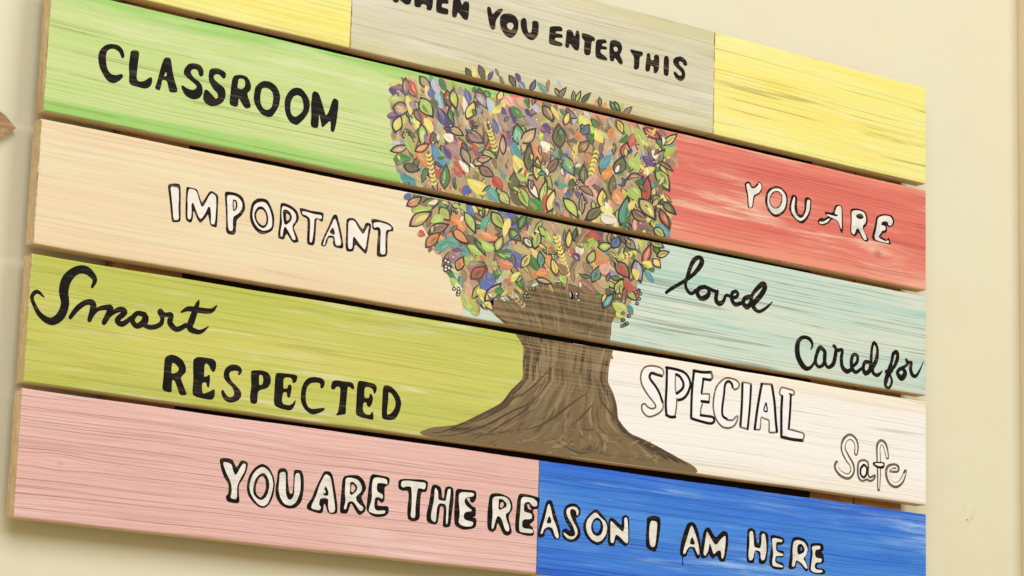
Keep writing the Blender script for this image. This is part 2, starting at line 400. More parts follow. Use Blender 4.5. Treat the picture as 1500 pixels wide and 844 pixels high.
K_dark = lettering_paint("black_lettering_paint", (20, 14, 10), (110, 94, 68), 21.5, .4, .25)
K_warm = lettering_paint("brown_black_lettering_paint", (32, 20, 13), (150, 130, 96), 24.1, .5, .3)
W_cream = lettering_paint("cream_lettering_paint", (252, 246, 236), (226, 216, 194), 22.3, .5, .04)
W_bright = lettering_paint("white_lettering_paint", (255, 253, 250), (240, 232, 218), 27.3, .35, .02)
W_grey = lettering_paint("greyish_cream_lettering_paint", (252, 247, 236), (206, 200, 188), 25.3, .75, .1)
B_wash = lettering_paint("brown_wash_lettering_paint", (128, 106, 80), (188, 166, 132), 23.9, .6, .2)

def word(label, parent, items, mats):
    """items: (tile, kind, text...) with tile = (x0, y0, scale); kinds K W k (filled shapes, k on top), s b w (strokes)"""
    pt = Paint(); lay = dict(K=1.6e-4, W=2.4e-4, k=5.4e-4, x=6.2e-4)
    cnt = 0
    for it in items:
        (tx, ty, sc), kind, txt = it[0], it[1], it[2]
        conv = lambda q: at(tx + q[0] / sc, ty + q[1] / sc)
        if kind in 'KWkx':
            loops = [[conv(q) for q in chaikin(pts(l))] for l in txt.split(';')]
            pt.poly(loops, -lay[kind] - cnt % 6 * 6e-6, {'K': 0, 'W': 1, 'k': 0, 'x': 1}[kind])
        else:                                 # stroke: kind letter, optional fixed width
            p = pts(txt); wd = it[3] if len(it) > 3 else None
            p = [(q[0], q[1], (q[2] if len(q) > 2 else wd)) for q in p]
            p = spline(p); q2 = []
            for q in p:
                c0 = conv(q); c1 = conv((q[0], q[1] + 1)); c2 = conv((q[0] + 1, q[1]))
                u = (math.hypot(c1[0] - c0[0], c1[1] - c0[1]) + math.hypot(c2[0] - c0[0], c2[1] - c0[1])) / 2
                q2.append((c0[0], c0[1], max(q[2], 3) / 2 * u))
            yb = {'s': 2.9e-4, 'b': 2.7e-4, 'w': 4.7e-4, 't': 7e-4}[kind]
            pt.strip(q2, -yb - cnt % 8 * 2e-5 * (kind in 'sb'), 1.5e-5, {'s': 0, 'b': 2, 'w': 1, 't': 0}[kind])
        cnt += 1
    o = pt.build("lettering", mats, P[parent])
    o["label"] = label
    return o

A = (570, 0, 6.25); B = (790, 0, 6.25); C = (130, 55, 7.5); D = (310, 90, 7.5); E = (235, 260, 7.89); F = (400, 285, 7.89)
G = (1080, 250, 6.25); H = (965, 365, 8.333); I = (1155, 480, 7.5); J = (40, 380, 5.172); Kt = (230, 510, 7.89); L = (400, 530, 7.5)
Mt = (930, 525, 8.333); Nt = (1040, 550, 8.333); Ot = (1210, 630, 9.377); Pt = (315, 660, 7.5); Q = (505, 690, 7.5)
Rt = (695, 710, 7.5); St = (840, 732, 7.5); T = (1020, 732, 7.5)
MK = [K_dark, W_cream, B_wash]; MG = [K_warm, W_grey, B_wash]
word("black word WHEN", 'gr', [
 (A, 'K', "-30,-150 20,-150 55,-40 85,-60 120,-60 140,-20 165,-130 225,-120 200,40 150,45 105,5 90,0 78,28 35,20"),
 (A, 'K', "240,-110 300,-100 290,-30 345,-20 350,-95 410,-85 395,100 340,92 345,50 300,35 285,72 225,62"),
 (A, 'K', "440,-85 555,-65 555,-25 490,-35 490,-10 545,0 543,40 485,30 480,68 545,82 540,140 470,125 425,110"),
 (A, 'K', "590,-45 640,-35 670,55 680,20 690,12 737,15 725,188 680,180 628,105 615,165 570,158")], [K_warm, W_cream])
word("black word YOU", 'gr', [
 (A, 'K', "900,60 930,65 945,140 990,85 1035,78 1045,95 975,185 972,270 940,275 920,240 905,160 895,90"),
 (A, 'K', "1045,125 1110,122 1160,150 1185,200 1182,270 1160,320 1115,355 1060,325 1020,260 1012,190 1020,150;1075,235 1090,208 1130,210 1143,245 1115,278 1090,262"),
 (A, 'K', "1205,180 1235,160 1258,180 1262,250 1275,300 1300,300 1310,245 1308,195 1335,188 1368,200 1370,260 1362,330 1315,375 1265,355 1220,300 1203,240")], [K_warm, W_cream])
word("black word ENTER", 'gr', [
 (B, 'K', "95,240 205,240 215,290 150,288 148,305 212,315 215,350 145,345 142,370 215,395 208,428 150,420 95,405 85,380 92,300"),
 (B, 'K', "250,270 300,275 325,345 335,280 360,280 370,320 368,430 355,468 325,460 275,395 270,445 232,432 245,340"),
 (B, 'K', "388,298 450,315 512,345 505,380 478,375 470,500 440,510 410,495 408,430 415,375 388,345"),
 (B, 'K', "520,360 610,360 620,395 575,400 572,420 620,430 618,458 560,450 560,485 622,530 622,558 570,550 515,528 512,450"),
 (B, 'K', "645,375 690,362 745,390 762,440 745,490 735,500 768,570 755,595 730,585 690,525 682,565 645,560 640,470;675,435 700,425 720,445 715,470 690,475")], [K_warm, W_cream])
word("black word THIS", 'gr', [
 (B, 'K', "828,448 890,465 950,475 945,515 918,520 915,620 890,642 862,630 868,570 865,515 840,485"),
 (B, 'K', "985,485 1015,490 1020,550 1048,555 1050,505 1085,500 1100,530 1095,640 1070,675 1045,668 1045,610 1018,600 1012,650 985,660 968,640 978,550"),
 (B, 'K', "1140,520 1165,508 1188,530 1185,690 1160,698 1135,680"),
 (B, 'K', "1225,545 1250,522 1300,515 1345,550 1358,600 1325,605 1310,570 1280,560 1278,590 1330,640 1338,700 1320,735 1290,745 1250,720 1225,670 1240,650 1280,695 1305,690 1300,660 1245,610 1225,580")], [K_warm, W_cream])
word("black word CLASSROOM", 'gn', [
 (C, 'K', "100,210 125,130 185,80 255,68 330,85 375,130 395,200 380,232 360,225 335,160 285,125 235,125 200,150 187,215 195,310 215,370 250,405 310,415 350,400 375,410 378,435 340,475 285,505 230,495 190,460 150,395 115,320"),
 (C, 'K', "460,150 490,138 545,145 555,180 540,290 530,380 525,455 550,485 610,480 650,450 685,430 700,460 690,520 650,560 600,562 540,545 465,525 440,490 445,400 438,320 450,220"),
 (C, 'K', "830,220 890,220 905,250 920,370 945,480 975,570 970,605 895,605 880,580 860,475 805,465 795,540 775,588 722,560 750,490 775,390 800,300;850,370 860,420 822,430"),
 (C, 'K', "1100,285 1170,283 1230,305 1262,360 1260,415 1235,435 1212,420 1200,365 1165,345 1130,355 1118,385 1150,440 1220,490 1250,540 1252,620 1215,670 1150,685 1080,655 1040,610 1015,545 1025,520 1080,560 1140,580 1180,560 1185,530 1150,500 1080,440 1040,400 1050,340"),
 (D, 'K', "-20,82 50,72 110,92 158,125 155,175 135,195 110,175 85,145 45,140 18,165 30,200 80,245 140,290 155,345 150,400 120,455 60,487 0,495 -60,470 -95,420 -90,355 -75,310 -50,310 0,360 45,415 70,395 65,350 20,310 -30,220 -35,150"),
 (D, 'K', "245,155 320,145 385,165 420,215 435,275 425,320 388,350 410,420 432,490 420,512 375,522 340,480 300,400 292,440 290,490 260,505 195,475 200,400 215,260 225,200;295,190 350,190 370,225 365,280 330,308 280,290 290,240"),
 (D, 'K', "480,280 530,230 580,212 650,225 710,270 745,340 755,400 740,490 700,560 660,610 620,615 555,590 500,520 470,460 460,400 470,330;550,300 585,288 630,300 670,340 678,400 665,490 640,525 600,535 560,510 535,450 535,370"),
 (D, 'K', "810,400 840,340 890,295 940,287 990,300 1040,360 1075,430 1080,500 1060,570 1010,640 950,695 920,700 860,670 820,600 802,520 800,450;870,440 900,385 940,370 985,390 1005,450 1010,520 990,560 920,615 875,585 862,520"),
 (D, 'K', "1105,345 1130,325 1175,345 1205,430 1235,530 1255,605 1290,545 1320,440 1345,400 1395,430 1390,520 1370,680 1345,780 1305,770 1310,640 1230,720 1210,725 1200,670 1180,570 1178,650 1170,735 1110,730 1085,700 1095,600 1090,480 1100,400")], MK)
word("white word IMPORTANT with black outline", 'pe', [
 (E, 'K', "95,75 180,68 230,80 235,200 232,370 235,510 180,520 130,515 120,400 105,250 85,110"),
 (E, 'W', "115,105 160,110 210,120 212,250 205,360 215,490 150,495 140,350 125,200"),
 (E, 'K', "300,105 340,115 425,135 445,200 475,290 500,270 575,145 650,190 670,220 665,340 655,560 640,582 575,555 565,500 550,420 520,470 465,530 440,510 400,420 380,380 375,470 360,520 335,522 290,490 288,350 295,200"),
 (E, 'W', "325,125 415,150 440,240 470,340 500,335 580,175 640,210 645,300 630,545 580,540 585,440 575,340 550,340 520,410 470,485 440,460 385,310 375,290 355,310 360,400 350,485 310,480 315,340 312,230"),
 (E, 'K', "740,165 800,165 880,180 950,225 975,300 980,370 940,440 880,490 875,560 868,650 840,665 780,655 755,620 760,480 750,300;845,270 865,275 875,315 865,360 850,375 845,330"),
 (E, 'W', "765,205 840,205 900,230 945,290 945,360 900,420 845,450 835,490 838,620 785,615 775,480 775,350;835,250 880,265 892,320 880,370 842,400 832,340"),
 (E, 'K', "1060,290 1110,245 1180,240 1240,260 1290,360 1318,460 1310,570 1290,620 1200,660 1140,650 1080,590 1040,510 1030,430 1045,340;1105,420 1135,370 1180,370 1215,410 1228,480 1215,545 1180,560 1135,525 1110,480"),
 (E, 'W', "1075,330 1120,290 1190,280 1235,310 1270,390 1290,470 1290,570 1250,605 1190,620 1130,590 1085,530 1060,450;1090,390 1130,335 1180,335 1220,380 1245,450 1245,530 1210,580 1180,590 1130,560 1095,500 1080,440"),
 (F, 'K', "85,100 130,97 210,130 280,190 300,260 290,310 250,360 235,385 270,460 298,540 285,552 235,562 200,520 160,450 145,470 125,525 60,505 55,470 75,330 80,200;150,215 185,235 195,265 180,295 155,305 150,260"),
 (F, 'W', "105,130 160,145 225,180 265,235 265,300 225,350 220,390 265,520 230,530 190,450 150,380 130,370 115,420 110,480 85,490 85,420 105,330 95,230;110,180 150,170 195,200 220,260 205,310 150,355 125,340 115,260"),
 (F, 'K', "300,155 350,160 440,190 580,205 585,250 570,325 540,300 500,280 495,400 480,595 400,580 390,540 395,440 400,280 350,260 325,235"),
 (F, 'W', "330,190 400,205 480,230 565,240 560,290 475,265 470,400 450,555 420,555 425,440 430,280 380,240 340,230"),
 (F, 'K', "695,230 740,235 755,290 790,440 815,600 800,628 710,610 690,570 695,500 640,500 620,570 600,605 560,595 550,570 590,470 640,370"),
 (F, 'W', "712,265 740,340 770,470 790,590 720,590 712,500 700,480 640,470 610,520 595,590 572,585 600,500 640,420 665,370"),
 (F, 'k', "650,430 690,375 715,450 700,470 660,450"),
 (F, 'K', "845,272 940,270 1000,360 1040,410 1070,320 1140,340 1115,470 1085,680 1060,685 1000,620 945,570 930,660 850,660 835,600 845,440"),
 (F, 'W', "870,300 940,300 985,390 1040,470 1075,400 1110,345 1090,480 1065,650 1020,600 930,475 920,520 915,630 865,630 865,470"),
 (F, 'K', "1130,290 1165,280 1250,300 1340,330 1390,380 1390,430 1330,425 1320,560 1322,720 1210,722 1195,690 1205,540 1215,410 1180,415 1145,395 1145,340"),
 (F, 'W', "1155,325 1230,320 1320,345 1370,380 1360,405 1300,410 1295,560 1300,695 1235,690 1240,550 1245,400 1210,370 1165,390")], [K_warm, W_cream])
word("white word YOU with thin dark outline", 'rd', [
 (G, 'K', "65,115 95,95 120,110 135,150 160,145 185,110 200,98 225,120 230,170 205,215 155,240 145,345 95,348 90,230 75,180"),
 (G, 'W', "78,125 105,115 130,165 165,160 195,130 190,110 215,120 222,165 195,205 145,225 135,338 105,340 100,220"),
 (G, 'K', "290,160 345,138 400,150 450,200 465,270 450,360 400,415 350,428 310,405 270,350 252,280 262,210;305,240 340,195 380,195 405,230 405,280 380,330 345,345 315,320 298,280"),
 (G, 'W', "285,200 330,165 390,165 435,210 450,270 435,345 400,385 345,405 305,375 275,310 275,250;295,240 325,190 380,185 412,225 412,290 385,340 345,352 310,330 290,285"),
 (G, 'K', "500,215 550,235 545,330 555,390 590,410 615,360 615,250 645,240 680,265 672,380 640,450 600,488 560,475 500,420 472,360 480,290"),
 (G, 'W', "515,240 530,245 520,330 530,395 570,435 600,430 630,370 638,265 668,270 660,370 625,435 580,465 545,450 500,390 490,330")], MG)
word("white word ARE with thin dark outline", 'rd', [
 (G, 'K', "905,310 960,320 965,400 970,570 945,570 925,470 870,440 840,480 790,505 740,490 735,455 760,430 800,440 835,415 800,400 805,375 870,390 885,340"),
 (G, 'W', "915,325 950,325 955,400 955,555 930,480 915,455 820,410 815,395 915,425 920,400 890,400 900,360"),
 (G, 'x', "745,465 790,470 830,440 850,440 820,475 780,490 750,485"),
 (G, 'K', "1030,350 1100,345 1170,370 1195,430 1190,500 1150,530 1205,630 1190,655 1150,640 1110,560 1080,610 1030,575 1040,450"),
 (G, 'W', "1045,370 1100,362 1160,380 1178,430 1175,480 1140,510 1190,630 1160,640 1110,530 1090,530 1070,590 1040,565 1048,460"),
 (G, 'k', "1085,405 1125,390 1155,415 1150,440 1115,445 1090,430"),
 (G, 'K', "1270,420 1330,395 1410,405 1440,450 1430,505 1390,520 1345,490 1330,510 1340,570 1310,600 1370,640 1385,605 1410,680 1390,675 1240,640 1230,600 1260,500"),
 (G, 'K', "1300,482 1368,498 1372,565 1310,580"),
 (G, 'W', "1285,430 1340,410 1400,418 1425,460 1415,500 1385,505 1375,465 1325,465 1315,500 1325,560 1290,600 1300,620 1360,650 1380,635 1390,665 1330,655 1250,630 1275,520"), (G, 'x', "1300,500 1330,500 1356,515 1354,545 1325,552 1300,560")], MG)
word("black script word loved", 'te', [
 (H, 's', "90,530,36 150,485,40 240,432,40 330,378,42 430,300,45 505,205,60 525,140,65 490,100,45 430,135,55 385,220,50 350,340,50 325,410,40 335,480,40 370,530,40 410,540,38 455,500,40"),
 (H, 's', "560,460,45 490,480,50 470,540,55 510,600,50 570,590,60 610,545,50 605,490,40 560,460,45 650,500,40 715,525,38"),
 (H, 's', "715,515,40 700,570,50 700,630,55 740,665,55 785,640,45 815,570,35 850,565,35"),
 (H, 's', "850,570,30 930,590,40 965,550,40 940,515,38 895,540,45 890,610,50 930,675,48 1000,660,45"),
 (H, 's', "1120,580,50 1050,600,50 1030,660,50 1075,705,60 1120,660,50 1140,560,40 1200,480,50 1270,425,60 1295,470,60 1240,570,60 1150,680,60 1200,755,40 1260,750,35 1330,700,28 1390,640,8")], MK)
word("black script words Cared for", 'te', [
 (I, 's', "245,240,12 262,190,28 235,130,38 170,105,35 115,140,45 95,220,60 105,320,62 150,410,60 200,450,45 250,430,30 290,370,28"),
 (I, 's', "390,250,40 345,220,45 310,290,40 295,380,40 335,430,32 390,390,40 400,270,45"),
 (I, 's', "400,260,38 395,360,40 430,435,32 490,400,45 515,300,45 520,240,35"),
 (I, 's', "520,230,25 490,200,25 510,205,28 530,250,35 590,245,30 580,330,40 590,430,45 640,480,45 690,460,35"),
 (I, 's', "690,440,30 750,380,35 755,310,35 710,300,35 690,370,42 700,450,45 740,490,35 800,450,30"),
 (I, 's', "880,380,38 840,380,38 820,440,40 840,500,45 890,470,45 905,370,38 915,230,30 940,165,32 975,230,32 965,350,45 920,450,45 940,510,35 985,520,35 1030,475,10"),
 (I, 's', "1070,485,35 1150,440,35 1195,340,42 1190,270,38 1150,290,38 1130,380,35 1100,480,50 1070,580,50 1065,640,32 1105,660,28 1135,590,28 1115,510,25 1140,470,30"),
 (I, 's', "1215,460,35 1195,500,40 1240,555,55 1280,500,50 1250,450,35 1215,460,35 1270,430,30 1310,400,28"),
 (I, 's', "1310,400,25 1290,350,28 1320,380,25 1350,385,30 1340,450,42 1360,520,40 1400,530,32 1440,470,20 1485,370,6")], MK)
word("black script word Smart", 'li', [
 (J, 's', "490,210,20 510,150,40 450,85,60 370,85,60 300,150,75 275,240,75 285,340,65 250,430,65 180,470,55 100,425,40 50,340,30 35,280,30 75,245,30 125,285,10"),
 (J, 's', "325,440,30 380,370,40 450,325,40 500,345,50 470,460,35"),
 (J, 's', "475,440,35 530,380,30 600,365,40 630,380,50 580,480,38"),
 (J, 's', "580,470,30 640,410,30 700,380,40 740,400,40 680,460,40 720,490,40 790,440,30"),
 (J, 's', "890,420,40 830,410,35 795,460,40 830,505,40 890,470,50 895,430,40 880,490,35 940,515,35 1010,490,35 1025,430,30"),
 (J, 's', "1020,440,28 995,400,22 1010,385,22 1040,420,32 1090,420,35 1080,480,45 1130,530,38 1200,500,35"),
 (J, 's', "1300,310,8 1285,350,35 1250,450,50 1230,520,48 1290,550,35 1330,540,25 1370,510,8"),
 (J, 's', "1165,400,12 1220,375,35 1300,385,40 1390,390,35 1435,350,8")], MK)
word("black word RESPECTED", 'li', [
 (Kt, 'K', "90,105 160,72 230,90 300,140 335,220 335,280 270,340 300,420 345,530 330,545 265,545 240,480 205,375 175,365 170,440 172,500 150,515 75,495 58,460 75,330 80,210;175,165 215,185 255,235 240,275 170,300 165,250"),
 (Kt, 'K', "420,130 470,100 560,110 650,125 685,165 680,240 655,285 625,260 600,200 575,175 548,190 545,300 540,330 580,325 605,300 615,350 600,465 575,440 570,395 520,400 520,480 530,530 590,510 670,465 665,570 630,600 560,590 470,570 415,545 408,500 420,350 415,200"),
 (Kt, 'K', "770,290 790,230 850,190 910,190 965,215 985,265 970,300 940,318 935,300 945,270 900,260 850,270 830,300 850,370 920,440 970,500 975,560 940,605 880,630 830,630 775,600 745,540 740,490 765,480 790,530 830,570 880,560 895,520 870,450 800,390 770,340"),
 (Kt, 'K', "1085,260 1140,255 1220,258 1280,280 1315,330 1315,400 1280,465 1170,490 1160,560 1160,625 1130,648 1080,635 1072,560 1090,440 1085,350;1180,310 1215,310 1230,360 1220,420 1180,430 1178,370"),
 (L, 'K', "25,120 100,125 240,140 270,160 255,225 215,240 205,180 150,170 115,180 110,300 160,290 165,260 185,245 208,275 185,400 155,390 150,330 105,340 95,460 175,480 215,460 250,410 245,460 215,520 180,538 75,515 5,475 15,300"),
 (L, 'K', "300,420 310,300 340,220 390,175 450,165 540,180 570,220 560,275 530,300 518,280 520,240 480,228 410,235 370,280 358,360 360,440 385,500 430,520 510,510 560,505 572,520 540,550 450,582 400,570 335,510"),
 (L, 'K', "650,215 690,200 780,215 875,225 895,290 880,308 855,290 820,265 810,380 800,490 800,575 770,580 700,592 690,580 715,550 735,400 740,280 700,270 670,310 640,300 635,270"),
 (L, 'K', "935,205 1000,215 1110,240 1140,270 1135,330 1110,360 1095,300 1060,280 1005,275 1000,400 1055,400 1060,355 1080,350 1100,400 1085,470 1055,505 1030,480 1025,445 990,450 985,540 1020,580 1065,585 1090,540 1105,590 1100,640 1070,635 960,610 905,580 915,440 920,300"),
 (L, 'K', "1220,255 1290,265 1350,320 1395,390 1410,460 1390,550 1345,630 1280,645 1200,630 1192,570 1200,420 1205,300;1268,325 1310,360 1345,430 1345,490 1310,555 1255,590 1250,540 1265,430")], MK)
word("white word SPECIAL with brown and black outlines", 'wh', [
 (Mt, 'W', "90,140 130,105 190,90 280,105 340,150 345,195 310,215 240,195 200,180 175,210 190,270 260,350 320,450 345,550 340,610 290,670 200,710 140,700 90,630 85,570 120,555 150,590 210,615 250,590 240,550 170,450 100,340 70,250"),
 (Mt, 'b', "350,195 340,140 280,105 190,92 120,110 80,170 70,250 90,330 140,420 200,500 245,560 250,600 200,615 150,590 120,555 85,575 90,640 140,700 200,710 290,670 340,610 342,540", 20),
 (Mt, 's', "330,215 270,200 205,180 178,215 190,260 250,340 300,430 335,535", 31),
 (Mt, 'W', "385,115 520,135 620,190 665,260 670,340 640,440 570,500 510,490 500,560 490,700 400,700 370,680 380,500 385,250;495,200 560,230 590,300 580,370 510,430 495,350"),
 (Mt, 's', "385,690 375,560 385,350 390,115", 32), (Mt, 's', "380,112 520,140 610,180 660,250 675,330 640,430 590,490 530,510", 31),
 (Mt, 'b', "510,490 505,590 490,700", 18), (Mt, 's', "380,690 430,715 490,715", 31),
 (Mt, 's', "500,195 550,225 590,300 580,370 510,430", 31), (Mt, 'b', "495,200 490,330 500,430", 16),
 (Mt, 'W', "715,155 920,180 940,250 830,245 810,430 910,440 900,535 810,530 800,690 960,730 930,800 690,730 690,500"),
 (Mt, 's', "930,170 820,170 715,150", 31), (Mt, 's', "720,150 700,350 690,520 685,725", 31),
 (Mt, 's', "690,735 800,768 920,795 965,770 955,722 880,705 800,695", 29),
 (Mt, 'b', "810,690 800,640 820,560", 20), (Mt, 's', "810,525 900,535", 31), (Mt, 'b', "905,530 908,440", 20), (Mt, 'b', "905,435 810,435", 17),
 (Mt, 's', "812,420 825,330 835,250", 29), (Mt, 's', "830,250 920,265", 29), (Mt, 'b', "920,265 945,230 930,175", 29),
 (Mt, 'W', "1270,340 1250,280 1190,250 1110,240 1040,290 990,370 960,500 960,640 1000,770 1080,835 1160,850 1230,800 1255,720 1230,715 1180,760 1100,750 1065,690 1075,560 1090,400 1110,310 1150,280 1185,310 1200,370 1240,380"),
 (Mt, 'b', "1190,345 1215,380 1260,360 1270,310 1220,260 1120,240 1050,280 990,360 960,500 958,620 990,740 1060,830 1150,850 1220,810 1255,720 1235,710 1190,755 1120,750", 20),
 (Mt, 's', "1120,740 1070,700 1065,600 1085,450 1100,320 1140,280 1180,310 1190,350", 29),
 (Nt, 'W', "395,90 500,105 490,350 455,650 370,630 380,350"),
 (Nt, 's', "395,95 388,350 370,620", 32), (Nt, 's', "500,110 485,380 458,655", 30), (Nt, 'b', "390,85 450,90 505,110", 18), (Nt, 'b', "370,630 450,655", 18),
 (Nt, 'W', "630,105 755,120 780,300 815,680 730,690 715,550 625,515 610,660 545,650 580,400"),
 (Nt, 's', "630,105 600,270 570,460 545,655", 32), (Nt, 's', "755,130 785,330 800,540 815,685", 34), (Nt, 'b', "625,100 755,112", 23),
 (Nt, 'b', "545,655 605,660 615,590 625,515 670,530 715,550 722,640 725,695 815,695", 18), (Nt, 't', "680,335 655,425 695,435 685,345", 16),
 (Nt, 'W', "865,150 1020,190 1015,235 985,240 955,650 1145,715 1130,790 870,740 880,250 855,230"),
 (Nt, 'b', "885,250 850,225 870,150 950,165 1020,190 1020,235 965,225", 18), (Nt, 's', "880,255 870,450 870,740", 34), (Nt, 's', "985,240 975,450 960,640", 30),
 (Nt, 'b', "950,655 1050,680 1145,715 1130,790", 19), (Nt, 's', "870,750 1000,780 1130,795", 34)], [K_dark, W_bright, B_wash])
word("small thin outlined word Safe", 'wh', [
 (Ot, 'b', "145,445,48 135,510,67 200,600,75 300,640,75 360,580,70 355,480,75 290,380,91 235,260,82 250,150,75 320,90,73 390,130,73 420,220,68 410,320,61"),
 (Ot, 'w', "150,460,17 150,520,33 210,595,33 300,630,29 355,570,29 345,480,33 285,380,44 235,260,40 255,160,33 320,102,31 385,140,31 412,220,29 408,315,24"),
 (Ot, 'W', "570,440 520,415 450,440 435,560 450,660 500,700 560,680 600,700 650,680 670,625 600,650 575,600 580,500"),
 (Ot, 'b', "570,440 520,415 450,440 435,560 450,660 500,700 560,680 600,700 650,680 670,625 600,650 575,600 580,500 570,440", 27),
 (Ot, 's', "515,480 475,530 475,610 515,650 550,610 560,530 530,485 510,482", 30),
 (Ot, 'b', "720,820,43 725,600,63 720,380,68 715,230,70 745,170,68 795,185,68 825,270,65 842,380,48"),
 (Ot, 'w', "722,800,15 726,600,24 722,380,31 722,240,31 748,185,26 790,200,26 818,275,29 838,370,22"),
 (Ot, 'k', "640,435 800,440 805,480 790,530 720,535 640,480"), (Ot, 'x', "665,455 785,460 780,490 730,500 670,475"),
 (Ot, 'b', "880,550,56 970,555,58 985,510,53 930,490,56 850,520,63 840,620,68 880,720,68 960,760,68 1040,700,65 1090,565,48"),
 (Ot, 'w', "890,545,15 965,545,20 970,515,15 925,502,20 862,535,26 852,620,29 888,710,31 960,745,31 1035,690,29 1085,575,20"),
 (Ot, 't', "1078,570,22 1070,585,22")], [K_dark, W_bright, B_wash])
word("white word YOU with thick black outline", 'pk', [
 (Pt, 'K', "45,90 110,80 190,95 220,160 240,190 285,100 365,130 350,220 310,310 260,380 262,480 270,560 250,585 130,565 115,500 145,480 150,370 100,300 65,200"),
 (Pt, 'W', "80,120 180,145 195,220 225,285 300,145 340,145 330,220 260,340 240,400 240,540 165,525 185,450 175,350 115,230"),
 (Pt, 'K', "345,400 370,280 430,190 515,140 590,180 640,270 660,370 640,500 600,590 545,635 480,625 410,560 360,490;450,380 480,305 520,275 555,320 560,420 530,490 500,520 460,490 445,440"),
 (Pt, 'W', "375,390 400,290 450,215 520,175 585,215 625,290 640,380 620,480 580,580 535,615 480,600 420,530 385,460;415,420 440,310 500,250 550,250 590,320 598,400 570,500 515,550 460,530 420,480"),
 (Pt, 'K', "690,205 760,190 800,225 800,340 815,470 850,480 860,380 862,260 870,210 950,215 975,290 975,430 950,570 880,635 800,640 720,600 670,520 660,430 680,320"),
 (Pt, 'W', "710,240 775,235 775,340 775,470 800,540 840,540 870,480 870,380 880,250 930,250 940,340 935,460 890,570 830,610 760,590 715,520 695,430 705,330")], [K_dark, W_grey])
word("white word ARE with thick black outline", 'pk', [
 (Pt, 'K', "1200,225 1265,230 1295,280 1320,430 1345,600 1345,690 1280,705 1235,680 1215,600 1195,580 1185,680 1150,695 1010,650 1005,600 1060,530 1110,400 1170,280"),
 (Pt, 'W', "1215,255 1270,290 1290,430 1310,560 1320,670 1260,690 1240,620 1245,530 1200,520 1150,530 1140,600 1165,620 1150,660 1055,640 1060,600 1110,500 1140,400 1180,310"),
 (Pt, 'k', "1210,380 1245,450 1240,500 1180,490"), (Pt, 'x', "1200,425 1212,450 1202,478 1186,458"),
 (Q, 'K', "-25,75 20,45 150,45 210,100 240,190 200,260 180,290 215,370 235,400 220,450 165,490 130,460 70,345 50,400 30,470 -50,465 -55,420 -40,250;75,140 110,165 120,190 90,240 65,225"),
 (Q, 'W', "10,75 80,75 150,100 190,170 180,230 120,280 130,340 215,410 170,450 100,340 60,330 30,350 15,420 -15,420 10,330 0,250 5,150;55,125 90,115 140,170 130,220 75,270 50,250 60,190"),
 (Q, 'K', "285,30 380,45 495,70 490,140 460,165 435,180 440,310 420,350 395,350 365,310 355,380 410,385 480,385 485,460 440,500 360,510 290,490 235,430 245,330 260,180"),
 (Q, 'W', "315,65 460,85 470,150 430,135 355,130 350,200 360,230 420,260 415,310 370,285 330,290 320,400 350,440 445,430 440,470 340,475 270,450 260,430 300,300 295,170")], [K_dark, W_grey])
word("white word THE with thick black outline", 'pk', [
 (Q, 'K', "590,100 640,85 760,90 870,95 920,120 900,235 850,230 835,260 825,400 825,520 790,550 740,555 690,530 685,420 705,260 690,215 630,220 585,190"),
 (Q, 'W', "625,110 690,105 800,120 895,130 880,205 830,190 800,190 790,260 775,380 775,520 720,510 735,380 735,250 730,170 670,170 640,185 615,160"),
 (Q, 'K', "955,150 1010,150 1060,180 1070,300 1090,300 1100,180 1150,165 1195,190 1195,330 1175,480 1160,620 1080,620 1075,580 1090,400 1050,380 1035,480 1020,580 975,590 900,560 895,480 930,330"),
 (Q, 'W', "990,175 1025,220 1025,320 1090,330 1110,330 1130,200 1165,195 1155,300 1140,400 1130,585 1108,580 1120,370 1040,350 1010,400 1000,570 950,540 945,480 980,320"),
 (Q, 'K', "1220,190 1330,205 1445,215 1445,310 1410,355 1380,340 1370,290 1330,300 1400,390 1440,400 1440,500 1400,510 1450,520 1440,630 1300,650 1205,600 1200,480 1210,320"),
 (Q, 'W', "1255,230 1420,240 1415,280 1330,290 1310,330 1330,380 1410,440 1320,450 1300,500 1320,540 1415,560 1400,610 1310,610 1245,575 1265,470 1250,330")], [K_dark, W_grey])
